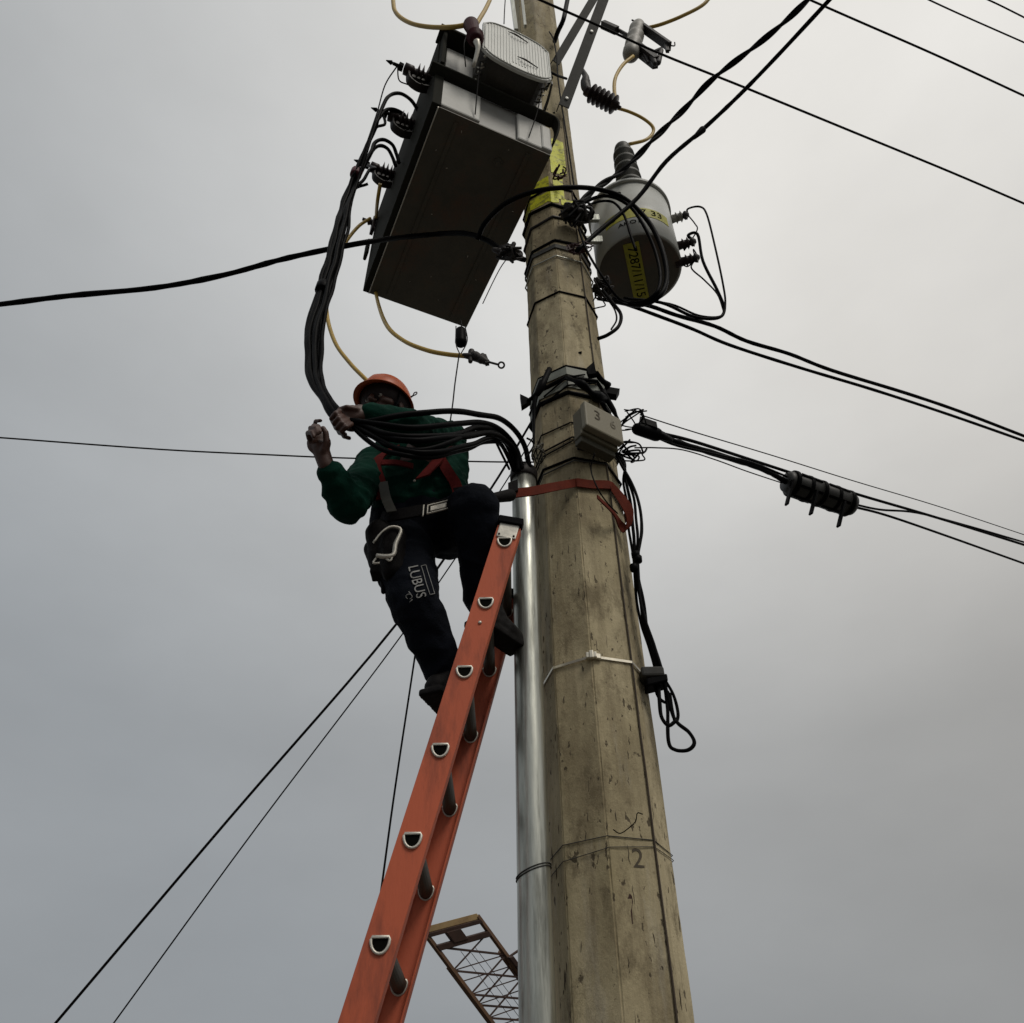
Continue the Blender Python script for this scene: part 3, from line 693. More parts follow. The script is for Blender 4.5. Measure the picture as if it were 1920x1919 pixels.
# ------------------------------------------------------------------ yellow cables
wire('yellow_jumper', [(735,-60,2.1), (737,0,2.1), (743,25,2.1), (768,43,2.08), (805,51,2.05), (850,51,2.0), (884,45,1.98)], 8.5, YEL, 'yellow cable hanging in a bow at the top edge left of the ribbed casing', ext0=1)
wire('yellow_jumper', [(940,-50,2.2), (915,8,2.15), (898,38,2.1), (883,65,2.12), (872,82,2.2)], 8.5, YEL, 'short yellow cable rising behind the dark red insulator to the top edge', ext0=1)
wire('yellow_jumper', [(1187,106,2.88), (1168,122,2.86), (1154,146,2.84), (1152,172,2.82), (1157,200,2.78)], 7, YEL, 'yellow cable from the fuse cut-out down to the surge arrester')
wire('yellow_jumper', [(1157,203,2.78), (1180,210,2.8), (1205,222,2.83), (1223,237,2.86), (1224,250,2.88), (1210,263,2.87), (1179,271,2.87)], 6.5, YEL, 'curved yellow cable from the surge arrester to the bushing of the round transformer')
wire('yellow_jumper', [(1208,54,2.88), (1240,46,2.85), (1280,30,2.8), (1320,8,2.75), (1340,-20,2.7)], 7, YEL, 'yellow cable leaving the fuse cut-out up to the right at the top edge', ext1=1)
wire('yellow_lead', [(694,410,2.9), (672,425,2.85), (648,455,2.8), (628,495,2.75), (615,540,2.72), (613,590,2.7), (628,642,2.68), (655,680,2.66), (684,710,2.64), (720,745,2.66)], 7.5, YEL, 'yellow cable running from the box transformer behind the black bundle to the orange helmet')
wire('yellow_lead', [(713,345,2.75), (707,385,2.92), (704,430,3.62), (702,490,3.72), (704,545,3.4), (722,605,3.0), (755,638,2.9), (800,657,2.85), (840,665,2.82), (872,668,2.8)], 8, YEL, 'yellow cable hanging in a bow under the box transformer to a dark clamp')
t = thing('grounding_clamp', P(895, 672, 2.8), 'dark clamp with a long ring handle at the end of the hanging yellow cable', 'clamp')
b = MB(); b.cap(P(870,667,2.8), P(884,669,2.8), .014, .02, 10, 3); b.cap(P(884,660,2.8), P(882,678,2.8), .018, .012, 10, 3); b.cap(P(890,668,2.8), P(912,679,2.8), .028, .018, 10, 3)
b.cap(P(905,667,2.8), P(902,676,2.8), .014, .02, 10, 3); b.beam(P(908,668,2.8), P(914,683,2.8), .025, .02); b.build('jaw', DKM, t)
b = MB(); b.tube([P(912,678,2.8), P(934,684,2.8)], .006, 8); q = P(940, 685, 2.8); vw = (CAM-q).normalized(); u_, v_ = perp(vw)
b.tube([q+(u_*math.cos(k*math.pi/8)+v_*math.sin(k*math.pi/8))*m_of(5.5, q) for k in range(16)], .005, 8, closed=True); b.build('ring_handle', DKM, t)

# pulley and hand line
t = thing('rope_pulley', P(864, 632, 2.7), 'small black pulley block hanging under the corner of the box transformer', 'pulley')
q = P(864, 632, 2.7); b = MB(); b.cap(P(864, 622, 2.7), P(864, 642, 2.7), m_of(10, q), m_of(11, q), 14, 4); b.build('block', BLK, t)
b = MB(); b.tube([P(872,612,2.75), P(876,640,2.68), P(864,664,2.7)], .003, 6, 4); b.tube([P(855,612,2.75), P(855,645,2.68), P(862,664,2.7)], .003, 6, 4); b.tube([P(864,600,3.4), P(866,618,2.7)], .004, 6); b.build('sling', BLKW, t)
wire('hand_line', [(861,664,2.72), (853,720,2.72), (845,785,2.72), (810,1000,2.72), (781,1210,2.75), (742,1470,2.8), (716,1660,2.8)], 3.2, BLKW, 'thin dark rope hanging from the pulley behind the worker down to the ladder', 'rope', ext1=1)

# ------------------------------------------------------------------ long span wires
wire('service_cable', [PZ(-150,588,4.3), PZ(0,571,4.3), PZ(130,555,4.3), PZ(290,540,4.3), PZ(420,516,4.3), PZ(540,484,4.3), PZ(690,454,4.32), (800,441,2.85), (870,438,2.75), (915,452,2.7), (950,476,2.7), (985,488,2.7)], 11, BLK, 'thick black cable crossing from the left edge under the box transformer to the pole', ext0=9, wob=.25)
def twist(name, px, w_px, label, ext1=9, k=2, turns=14):
    base = extend(catmull(wirepts(px), 10), 0, ext1); T_, U_ = frames(base); b = MB(); mid = base[len(base)//3]; r = m_of(w_px/2, mid)
    acc = 0; lens = [0]
    for i in range(1, len(base)): lens.append(lens[-1]+(base[i]-base[i-1]).length)
    for s_ in range(k):
        pts = []
        for i, p in enumerate(base):
            a = lens[i]*turns+s_*2*math.pi/k; w_ = T_[i].cross(U_[i]); pts.append(p+(U_[i]*math.cos(a)+w_*math.sin(a))*r*.5)
        b.tube(pts, r*.62, 7, 2)
    return tag(b.build(name, BLK, None, recalc=False), label, 'cable')
twist('service_cable', [(1075,392,2.62), (1120,352,2.66), (1170,318,2.68), (1225,262,2.6), (1285,203,2.5), (1335,150,2.35), (1420,84,2.15), (1475,38,2.0), (1520,-5,1.85)], 11, 'thick twisted black cable climbing from the pole clamp to the top right, left one')
wire('service_cable', [(1082,470,2.62), (1125,432,2.64), (1195,372,2.62), (1250,302,2.52), (1318,243,2.42), (1385,180,2.28), (1455,108,2.1), (1560,-5,1.8)], 8, BLK, 'thinner black cable climbing from the pole to the top right, a lump on it', ext1=9, wob=.15)
b = MB(); b.cap(P(1302,258,2.44), P(1317,244,2.42), m_of(4, V(P(1317,244,2.42))), m_of(7, V(P(1317,244,2.42))), 10, 3); tag(b.build('splice_lump', BLK), 'small black splice lump on the cable climbing to the top right', 'splice')
wire('power_line', [PZ(1030,8,6.4), PZ(1130,52,6.4), PZ(1240,102,6.4), PZ(1400,166,6.4), PZ(1600,248,6.4), PZ(1780,322,6.4), PZ(1920,382,6.4)], 4.5, BLKW, 'straight thin power line from the fuse cut-out down to the right edge', 'power line', ext0=3, ext1=25)
wire('power_line', [PZ(1500,-8,7), PZ(1600,36,7), PZ(1760,106,7), PZ(1920,180,7)], 4, BLKW, 'straight thin power line crossing the upper right corner, lowest of the three there', 'power line', ext0=6, ext1=25)
wire('power_line', [PZ(1720,-10,7), PZ(1800,27,7), PZ(1920,80,7)], 3, BLKW, 'straight thin power line crossing the upper right corner, middle of the three there', 'power line', ext0=6, ext1=25)
wire('power_line', [PZ(1830,-10,7), PZ(1870,8,7), PZ(1920,33,7)], 3, BLKW, 'straight thin power line cutting the very corner at the upper right', 'power line', ext0=6, ext1=25)
wire('service_drop', [(1150,566,2.9), (1210,572,2.95), (1270,592,3.0), (1340,612,3.15), (1400,640,3.25), (1480,664,3.4), (1560,695,3.6), (1700,738,4.0), (1800,772,4.3), (1920,818,4.7)], 7.5, BLK, 'wavy black cable from under the round transformer to the right edge, the upper of two', ext1=15, wob=.1)
wire('service_drop', [(1120,560,2.9), (1170,570,2.92), (1240,595,2.95), (1300,618,3.05), (1370,648,3.2), (1500,690,3.5), (1640,732,3.8), (1780,778,4.2), (1920,827,4.65)], 6.5, BLK, 'wavy black cable from under the round transformer to the right edge, the lower of two', ext1=15, wob=.1)
wire('messenger_wire', [(1200,778,2.85), (1300,810,3.1), (1450,855,3.5), (1600,902,3.9), (1760,950,4.4), (1920,1003,5.0)], 2, BLKW, 'hair-thin uppermost wire of the bundle going right from the numbered box', 'wire', ext1=15)
wire('messenger_cable', [(1235,812,2.9), (1300,828,3.05), (1400,860,3.35), (1480,886,3.6), (1600,925,3.9), (1760,972,4.4), (1920,1022,5.0)], 6, BLK, 'thick taut black cable passing just above the splice closure to the right edge', ext1=15)
wire('feeder_cable', [(1225,805,2.85), (1265,828,2.95), (1330,848,3.1), (1400,870,3.3), (1440,885,3.45), (1476,905,3.6)], 11, BLK, 'thick lumpy black cable from the dead-end clamp to the splice closure', wob=.35)
wire('feeder_cable', [(1230,820,2.85), (1270,836,2.95), (1340,852,3.1), (1410,868,3.3), (1480,896,3.6)], 5, BLK, 'medium black cable running above the lumpy one into the splice closure')
wire('feeder_cable', [(1190,840,2.8), (1230,840,2.85), (1280,844,3.0), (1340,862,3.1), (1400,884,3.3), (1466,906,3.58)], 2.5, BLKW, 'thin sagging black wire below the lumpy cable to the splice closure')
wire('feeder_cable', [(1598,945,3.95), (1650,956,4.1), (1720,962,4.3), (1820,988,4.6), (1920,1017,5.0)], 4, BLK, 'black cable leaving the splice closure and bending up to the taut cable', ext1=15)
wire('feeder_cable', [(1598,950,3.95), (1660,966,4.1), (1760,1000,4.4), (1920,1057,5.0)], 4.5, BLK, 'black cable leaving the splice closure lowest towards the right edge', ext1=15)
wire('distant_wire', [PZ(-60,817,5.2), PZ(0,821,5.2), PZ(300,843,5.2), PZ(500,853,5.2), PZ(640,859,5.2), PZ(900,866,5.2), PZ(1050,867,5.2)], 3, BLKW, 'single thin wire running level from the left edge behind the worker', 'wire', ext0=15)
g1 = [P(1008,772,3.0), P(915,925,3.2), P(742,1172,3.35), P(430,1535,3.6), P(104,1919,3.9)]
wire('guy_wire', g1, 5, BLKW, 'thicker left guy wire slanting from behind the worker to the lower left', 'guy wire', ext1=1.2)
g2 = [P(1012,800,3.05), P(925,940,3.3), P(757,1186,3.5), P(480,1553,3.75), P(213,1919,4.05)]
wire('guy_wire', g2, 2.6, BLKW, 'thinner right guy wire slanting from behind the worker to the lower left', 'guy wire', ext1=1.2)

# splice closure
qa, qb = P(1481, 906, 3.6), P(1590, 945, 3.75); ax = (qb-qa).normalized(); Lq = (qb-qa).length; r0 = m_of(21, qa)
r0 *= 1.12
t = thing('splice_closure', qa, 'ribbed black splice closure hanging on the cables right of the pole', 'splice closure')
MB().lathe([(-.03,r0*.25),(-.028,r0*.8),(.0,r0*.95),(.02,r0*.8),(.03,r0),(Lq*.48,r0*1.02),(Lq*.49,r0*.94),(Lq*.51,r0*.94),(Lq*.52,r0*1.03),(Lq*.94,r0*1.05),(Lq*.96,r0*.85),(Lq,r0*1.05),(Lq+.03,r0*.85),(Lq+.035,r0*.3)], qa, ax, 26).build('body', mat('black_plastic_shell', (.018,.018,.016), .5, 0, .3, 9), t)
u_, v_ = perp(ax); b = MB()
for k in range(6): a_ = k*math.pi/3+.3; n_d = u_*math.cos(a_)+v_*math.sin(a_); [b.box(qa+ax*(Lq*f_)+n_d*r0*1.0, ax*Lq*.18, n_d*.010, ax.cross(n_d)*.008) for f_ in (.26,.73)]
b.build('ribs', BLK, t, .002)['kind'] = 'stuff'
for k, f_ in enumerate((.04,.27,.50,.74,.97)): MB().lathe([(-.012,r0*.9),(-.010,r0*1.1),(.010,r0*1.12),(.012,r0*.9)], qa+ax*Lq*f_, ax, 20).build('clamp_ring', BLK, t)
for xa, ya, xb, yb, Ya in ((1486,900,1475,947,3.5),(1531,922,1520,965,3.55),(1583,942,1572,988,3.62)):
    q0_, q1_ = P(xa, ya, Ya), P(xb, yb, Ya+.02); MB().beam(q0_, q1_, m_of(10, q0_), .012, ax).build('hanging_strap', BLK, t, .003)
for px_, py_ in ((1489,888),(1538,906),(1586,926)):
    b = MB(); q = P(px_, py_+3, 3.58+(px_-1487)*.0016); b.tube([q+ax*-.014-UP*.02, q+UP*.02-ax*.004, q+UP*.02+ax*.004, q+ax*.014-UP*.02], .006, 6); b.build('lashing_clip', PATCH, t)

# numbered box
qf = P(1100, 796, 2.50); dz = P(1100, 750, 2.50).z-qf.z
q2 = PP(1171, 832, qf, UP); ex = (q2-qf); Wb = ex.length; ex.normalize(); en = V((-ex.y, ex.x, 0)); en = en if en.y > 0 else -en
t = thing('number_box', qf, 'small olive plastic box marked 36 strapped to the right front of the pole', 'terminal box')
DB = .055
MB().box(qf+ex*Wb/2+UP*(dz/2+.0)+en*.018, ex*Wb/2, en*.018, UP*dz/2).build('lid', BOXM, t, .008)
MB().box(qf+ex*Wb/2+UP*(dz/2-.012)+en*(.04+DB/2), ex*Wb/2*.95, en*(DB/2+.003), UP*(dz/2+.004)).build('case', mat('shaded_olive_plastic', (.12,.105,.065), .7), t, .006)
MB().box(qf+ex*Wb/2-UP*.0+en*.045, ex*Wb/2*.97, en*.004, UP*.012).build('sill', BOXM, t, .002)
MB().box(qf+ex*Wb/2+UP*dz*.5+en*(.06+DB+.02), ex*.03, en*.03, UP*.05).build('mount', DKM, t)
MB().box(qf+ex*Wb/2-UP*.026+en*(.05+DB/2), ex*Wb/2*.9, en*(DB/2-.004), UP*.02).build('underside_shade', mat('shaded_olive_underside', (.06,.055,.035), .7), t, .004)  # dark block added as the deep shadow under the box
b = MB(); f_ = lambda x0, h0: (lambda x_, y_, z_: qf+ex*(Wb/2+x0+x_)+UP*(dz*.53+h0+y_)-en*(.001+z_))
text(b, '3', .082, f_(-.038, .008)); b.build('digit', INKB, t); b = MB(); text(b, '6', .072, f_(.048, .0)); b.build('digit', mat('worn_grey_lettering', (.16,.14,.10), .8), t)

# ------------------------------------------------------------------ tangles and hardware round the pole
def knot(name, px, py, Y, rx, ry, n, w_px, label, seed, cat='wire tangle', lump=0, m=BLK, tight=False):
    r = random.Random(seed); c = P(px, py, Y); vw = (CAM-c).normalized(); u_, v_ = perp(vw); sx, sy = m_of(rx, c), m_of(ry, c)
    b = MB()
    for i in range(n):
        k = r.randint(4, 6); a0 = r.random()*6.28; pts = []
        for j in range(k):
            a = a0+j*r.uniform(.8, 1.8); q = r.uniform(.35, 1)
            pts.append(c+v_*-math.cos(a)*sx*q+u_*math.sin(a)*sy*q+vw*r.uniform(-.5, .5)*sx)
        b.tube(pts, m_of(w_px/2, c)*r.uniform(.7, 1.2), 6, 6)
    for i in range(lump):
        a = c+v_*sx*r.uniform(-.6,.6)+u_*sy*r.uniform(-.6,.6); d_ = V((r.uniform(-1,1), r.uniform(-.5,.5), r.uniform(-1,1))).normalized()*sx*r.uniform(.2,.5)
        
        if i % 3: u2, v2 = perp(d_, V((r.random(), r.random(), r.random()))); b.box(a, d_*.8, u2*sx*r.uniform(.10,.28), v2*sx*r.uniform(.05,.2))
        else: b.cap(a, a+d_, sx*r.uniform(.10,.24), sx*r.uniform(.08,.2), 8, 3)
    return tag(b.build(name, m, None, recalc=False), label, cat)
knot('secondary_clamp', 1080, 400, 2.62, 34, 26, 9, 5, 'dark knot of clamps and wire tape on the pole beside the round transformer', 1, 'clamp', 14, DKM)
knot('secondary_clamp', 1128, 540, 2.85, 22, 24, 7, 4, 'dark knot of clamps low between the pole and the round transformer', 2, 'clamp', 12, DKM)
knot('secondary_clamp', 955, 476, 2.68, 30, 16, 6, 5, 'dark knot of clamps at the left of the pole where the thick left cable ends', 3, 'clamp', 12, DKM)
knot('wire_tangle', 1085, 468, 2.66, 30, 14, 8, 3, 'small tangle of thin reddish wires round the pole under the upper clamps', 4, m=mat('reddish_wire', (.05,.015,.018), .6))
knot('wire_tangle', 1186, 848, 2.72, 34, 30, 5, 3.4, 'tangle of thin black loops under the right of the numbered box', 5)
knot('wire_tangle', 1186, 788, 2.76, 34, 24, 5, 2.6, 'tangle of thin wires above the dead-end clamp right of the numbered box', 6)
knot('wire_tangle', 1050, 323, 2.62, 14, 26, 3, 3.5, 'reddish wire scrap tied over the yellow paint on the upper pole', 8, m=mat('maroon_wire', (.06,.012,.018), .6), lump=3)
knot('wire_tangle', 1010, 850, 2.62, 14, 24, 4, 4, 'bent wire scrap between the conduit top and the pole', 9, lump=2, m=mat('olive_dark_wire', (.05,.045,.03), .6))
t = tag(MB().cap(P(1196, 805, 2.8), P(1230, 815, 2.85), .030, .034, 14, 4).box(P(1215, 800, 2.82), V((.04,.01,-.01)), V((0,.03,0)), V((0,0,.02))).cap(P(1240,818,2.85), P(1258,826,2.9), .02, .012, 8, 3).build('dead_end_clamp', BLK), 'black barrel clamp just right of the numbered box', 'clamp')
# black hardware bands at the cable bracket
t = thing('pole_clamp', pv(zfront(715), -1), 'black two-armed pole clamp wrapped round the pole above the numbered box', 'clamp')
b = MB()
b.tube([P(1030,693,2.66), P(1020,715,2.63), P(1008,738,2.64), P(990,752,2.66)], [.014,.02,.014,.010], 8, 4, wob=.4); b.poly([P(975,739,2.66), P(988,745,2.66), P(996,750,2.66), P(988,756,2.66), P(978,762,2.66)], V((0,.03,0)))
b.tube([P(1015,715,2.63), P(1003,750,2.65), P(1001,790,2.67), P(1001,840,2.67)], [.012,.012,.008,.005], 8, 4); b.build('left_arm', BLK, t)
b = MB()
b.tube([pv(zfront(715),0,.02), P(1090,720,2.60), P(1112,740,2.66), P(1135,750,2.75)], [.010,.018,.024,.018], 8, 4, wob=.6); b.poly([P(1100,690,2.62), P(1114,678,2.62), P(1118,700,2.64), P(1104,702,2.63)], V((0,.03,0)))
b.tube([P(1118,700,2.66), P(1130,715,2.72), P(1142,722,2.76)], .014, 8, 3); b.box(P(1145,738,2.78), V((.035,0,-.01)), V((0,.02,0)), V((.01,0,.022)))
b.tube([P(1128,735,2.74), P(1145,760,2.76), P(1160,790,2.78)], [.02,.014,.008], 8, 3, wob=.4); b.build('right_arm', BLK, t)
b = MB(); 
for a1, a2, z1, z2 in ((-.9,.9,745,712),(-.8,.6,730,700),):
    pts = [onpole(zfront(z1)+(zfront(z2)-zfront(z1))*i/8, a1+(a2-a1)*i/8, .016) for i in range(9)]; b.tube(pts, .0045, 8, 2, wob=.4)
b.build('rubber_lashing', BLK, t)
# cables arching over from left clamp past the round transformer
wire('arched_cable', [(895,450,2.7), (910,418,2.62), (948,382,2.55), (1000,360,2.5), (1060,352,2.5), (1120,355,2.55), (1170,372,2.62), (1215,415,2.68), (1240,465,2.7), (1250,520,2.72), (1236,556,2.72), (1200,572,2.8), (1150,565,2.88)], 9, BLK, 'outer thick black cable arching over the pole in front of both transformers')
wire('arched_cable', [(1060,412,2.6), (1100,378,2.58), (1140,368,2.6), (1178,385,2.64), (1205,420,2.66), (1228,470,2.7), (1238,520,2.70), (1228,553,2.71), (1195,568,2.8), (1150,560,2.88)], 7, BLK, 'inner black cable arching down across the face of the round transformer')
wire('arched_cable', [(1075,420,2.6), (1105,385,2.6), (1145,378,2.62), (1168,400,2.64), (1182,440,2.66), (1192,470,2.68)], 5, BLK, 'short black cable curving down to the lettering of the round transformer')
wire('arched_cable', [(1085,430,2.62), (1100,470,2.62), (1130,520,2.66), (1160,560,2.75), (1190,570,2.85)], 5, BLK, 'straight black cable slanting from the upper clamps down under the round transformer')
wire('drop_loop', [(1130,545,2.8), (1150,570,2.78), (1164,590,2.76), (1160,612,2.74), (1140,628,2.74), (1120,636,2.76)], 7, BLK, 'short thick black loop curling back to the pole below the round transformer')
wire('drop_loop', [(1138,560,2.8), (1152,580,2.78), (1156,600,2.76), (1146,618,2.74)], 3.5, BLK, 'thin black loop inside the thick one below the round transformer')
wire('drop_loop', [(1112,565,2.75), (1120,555,2.74), (1135,572,2.74), (1122,577,2.74), (1108,580,2.75)], 2.5, BLKW, 'very thin curl of wire at the pole below the round transformer')
wire('thin_lead', [(955,480,2.7), (940,500,2.8), (925,528,2.9), (905,570,3.0)], 2, BLKW, 'hair-thin wire slanting down from the left clamp beside the box transformer', 'wire')
wire('thin_lead', [(1115,850,2.5), (1108,880,2.55), (1120,915,2.54), (1140,945,2.60), (1158,963,2.66)], 3, BLKW, 'thin wire dropping from the numbered box across the red strap', 'wire')
wire('thin_lead', [(988,822,2.6), (998,828,2.6), (1000,838,2.62), (985,860,2.62)], 4, BLK, 'tiny hooked wire beside the mouth of the conduit', 'wire')
# drop bundle down the right side
for k, (o1, o2, o3, wd, lb) in enumerate(((0,0,2,7,'outermost'),(-8,-3,4,6,'second'),(-14,-9,-5,7,'third'),(-22,-16,-10,5.5,'innermost'))):
    YQ = 2.72+.015*k
    pts = [(1150+k*5, 842+k*4, YQ), (1166+k*2, 872, YQ), (1186+o1*.8, 905, YQ), (1200+o1, 950, YQ), (1202+o1*.9, 1000, YQ), (1195+o2*.5, 1045, YQ), (1198+o3*.6, 1100, YQ), (1210+o2*.6, 1160, YQ+.01), (1228+o1*.6, 1215, YQ+.02), (1243+o1*.6, 1262, YQ+.02)]
    ends = ([(1256,1330,2.76), (1268,1358,2.76), (1290,1378,2.76), (1300,1396,2.76), (1288,1408,2.76), (1264,1406,2.76), (1252,1390,2.76), (1251,1330,2.76), (1246,1280,2.76)],
            [(1262,1300,2.76), (1271,1335,2.76), (1266,1352,2.76), (1260,1330,2.76), (1256,1300,2.76)],
            [(1240,1310,2.76), (1243,1345,2.76), (1255,1361,2.76), (1268,1352,2.76)],
            [(1232,1300,2.76), (1245,1316,2.76), (1256,1312,2.76), (1252,1296,2.76)])[k]
    wire('drop_cable', pts+ends, wd, BLK, lb+' strand of the black cable bundle hanging down right of the pole', sub=7, wander=.014, wob=.1)
b = MB(); 
for py_, px_ in ((1042,1192), (1050,1196), (1066,1189)): b.lathe([(-.014,.012),(-.01,.017),(.014,.018),(.018,.012)], P(px_, py_, 2.72), UP, 12)
tag(b.build('cable_tie', BLK), 'black tape collar gathering the hanging cable bundle right of the pole', 'cable tie')
qz = P(1222, 1276, 2.78); b = MB(); b.box(qz+V((.0,0,.012)), V((.042,0,0)), V((0,.05,0)), V((0,0,.02))).build
t = thing('reel_bracket', qz, 'small grey and black bracket on the right of the pole holding the cable loops', 'bracket')
b.build('plate', GALVD, t, .008); MB().box(qz+V((.012,-.01,-.022)), V((.04,0,.010)), V((0,.035,0)), V((0,0,.016))).build('hook', BLK, t, .006)

# ------------------------------------------------------------------ ladder
YN, YF = 2.36, 2.80
lp = [P(x_, y_, YN) for x_, y_ in ((713,1772),(770,1587),(823,1420),(868,1272),(909,1138),(946,1018))]
ld = (lp[-1]-lp[0]).normalized(); sp_ = (lp[-1]-lp[0]).length/5
ld = V((ld.x, 0, ld.z)).normalized(); side = V((ld.z, 0, -ld.x))     # side points right (+x)
lad = thing('fibreglass_ladder', lp[0]-ld*(lp[0].z/ld.z), 'orange fibreglass ladder leaning on the left of the pole with D-shaped rungs', 'ladder')
wb = .086; fl = .034
top_ = lp[-1]+ld*.075; bot = lp[0]-ld*((lp[0].z)/ld.z)
def rail(Y, s_):
    off = V((0, Y-YN, 0)); a, c = bot+off, top_+off; b = MB(); mid = (a+c)/2; h = (c-a)/2
    b.box(mid, h, side*(wb/2), V((0,.003,0)))
    for k in (-1, 1): b.box(mid+side*k*(wb/2-.003)+V((0, s_*(fl/2+.0032), 0)), h, side*.003, V((0,fl/2,0)))
    return b
r1 = rail(YN, 1).build('side_rail', ORG, lad, .0012); r2 = rail(YF, -1).build('side_rail', ORG, lad, .0012)
def dsec(r):
    pts = [(-r*.9, r*.72), (r*.9, r*.72)]+[(math.cos(a)*r, r*.45-abs(math.sin(a))*r*1.38) for a in [math.pi*k/10 for k in range(0, 11)]]
    return pts
i = 0; nr = int((top_-bot).length/sp_)+1
rot = M.Rotation(0, 3, 'Y')
for i in range(-14, 6):
    c0 = lp[0]+ld*sp_*i
    if c0.z < .12: continue
    r = .0225; sec = dsec(r)
    b = MB(); b.poly([c0+V((x_, .006, z_)) for x_, z_ in sec], V((0, YF-YN-.012, 0)))
    rg = b.build('rung', ALUD, lad)
    for yy in (-.006, YF-YN-.002):
        b = MB(); b.tube([c0+V((x_*1.08, yy, z_*1.08)) for x_, z_ in sec], .0042, 6, closed=True).build('ferrule', ALU, rg)
    MB().poly([c0+V((x_*.92, -.0042, z_*.92)) for x_, z_ in sec], V((0,.001,0))).build('rung_bore_shade', INK, rg)  # flat black plate paints the shade inside the hollow rung
b = MB(); q = top_-ld*.018+V((0,-.006,0))
pl = MB().box(q-ld*.003, ld*.036, side*.036, V((0,.003,0))).build('end_plate', ALU, r1, .003)
b = MB()
for a_, c_ in ((-1,-1),(-1,1),(1,-1),(1,1)): b.lathe([(0,.004),(.002,.004),(.003,.002)], q+ld*.028*a_+side*.027*c_+V((0,-.003,0)), V((0,-1,0)), 8)
b.build('rivet', INK, pl)
for Y_ in (YN, YF): MB().box(top_+ld*.022+V((0, Y_-YN, 0)), ld*.016, side*.046, V((0,.018,0))).build('end_cap', BLK, r1 if Y_ == YN else r2, .004)
MB().lathe([(0,.006),(.004,.006),(.006,.003)], P(900,1169,YN)-V((0,.003,0)), V((0,-1,0)), 10).build('rivet', ALU, r1)

# ------------------------------------------------------------------ crane boom far behind
cr = thing('crane_boom', P(870,1800,20), 'rusty lattice crane boom with an ochre head frame rising behind the conduit', 'crane')
A, B = P(793, 1745, 18), P(895, 1718, 18.6)
dirL = (P(935, 1930, 19.5)-A); dirR = (P(1010, 1880, 20.2)-B)
dd = (dirL.normalized()+dirR.normalized()).normalized()
back = dd.cross(B-A).normalized()
if back.y < 0: back = -back
back = ray(845, 1760).normalized()*.8-(B-A)*.04+dd*.95
Lb = 6.0*((dirL).length/2.8)
def CB(s_, t_, k): return A+(B-A)*s_+back*t_+dd*k
b = MB(); 
for s_, t_ in ((0,0),(1,0),(0,1),(1,1)): b.beam(CB(s_,t_,.0), CB(s_,t_,14), .075, .075)
b.build('chord', mat('orange_brown_steel', (.10,.05,.022), .7, 0, .4, 3), cr)
b = MB(); bay = .62
for i in range(22):
    k = .42+i*bay; c = [(0,0),(1,0),(1,1),(0,1)]
    for j in range(4):
        p0, p1 = c[j], c[(j+1)%4]
        if i % 2: p0, p1 = p1, p0
        b.beam(CB(*p0, k), CB(*p1, k+bay), .036, .036)
        if j == 0: b.beam(CB(*p1, k), CB(*p0, k+bay), .034, .034)
        if j % 2 == 0 or i % 2 == 0: b.beam(CB(*p0, k), CB(*p1, k), .022, .022)
b.build('lattice_bracing', RUST, cr)
b = MB(); b.box(CB(.5, 0, .04)+back*.0, (B-A)*.52, dd*.07, back.normalized()*.06); b.build('head_beam', OCHRE, cr, .01)
b = MB(); nb = (B-A).cross(dd).normalized()*.05
b.box(CB(.5, 0, .46), (B-A)*.49, dd*.07, nb); b.box(CB(.5, 0, .13), (B-A)*.5, dd*.05, nb); b.box(CB(.44, 0, .30), (B-A)*.13, dd*.14, nb*1.4); b.build('head_frame', RUST, cr, .01)
b = MB(); b.box(CB(1.03, 0, 1.22), (B-A)*.05, dd*.13, nb*2); b.beam(CB(1, 0, 1.12), CB(1.5, 0, .95), .05, .05); b.beam(CB(1.02, 0, 1.3), CB(1.06, 0, 2.0), .14, .1); b.build('sheave_block', RUST, cr, .02)
b = MB()
for s_, t_ in ((.35,.4),(.5,.5),(.62,.4)): b.tube([CB(s_, t_, .3), CB(s_+.03, t_, 14)], .006, 5)
b.build('hoist_rope', BLKW, cr)

# ------------------------------------------------------------------ worker
def remesh(mb, name, m, parent, vox, smooth=3, fold=0, fscale=12, fstretch=1.0, crease=0):
    o = mb.build(name, m, parent)
    md = o.modifiers.new('r', 'REMESH'); md.mode = 'VOXEL'; md.voxel_size = vox; md.use_smooth_shade = True
    ms = o.modifiers.new('s', 'SMOOTH'); ms.factor = .5; ms.iterations = smooth
    bpy.context.view_layer.update()
    me = bpy.data.meshes.new_from_object(o.evaluated_get(bpy.context.evaluated_depsgraph_get()))
    old = o.data; o.modifiers.clear(); o.data = me; bpy.data.meshes.remove(old); me.name = name
    if fold:
        nr_ = [v.normal.copy() for v in me.vertices]
        for v, nn_ in zip(me.vertices, nr_):
            p = v.co*fscale; p.z *= fstretch
            wv_ = NZ.noise(p+V((NZ.noise(p*.6)*1.3, 0, 0)))
            v.co += nn_*fold*((1-abs(wv_)*2.2)*.7+.5*NZ.noise(p*2.1)+crease*NZ.noise(p*5))
    me.polygons.foreach_set('use_smooth', [True]*len(me.polygons)); me.update()
    return o
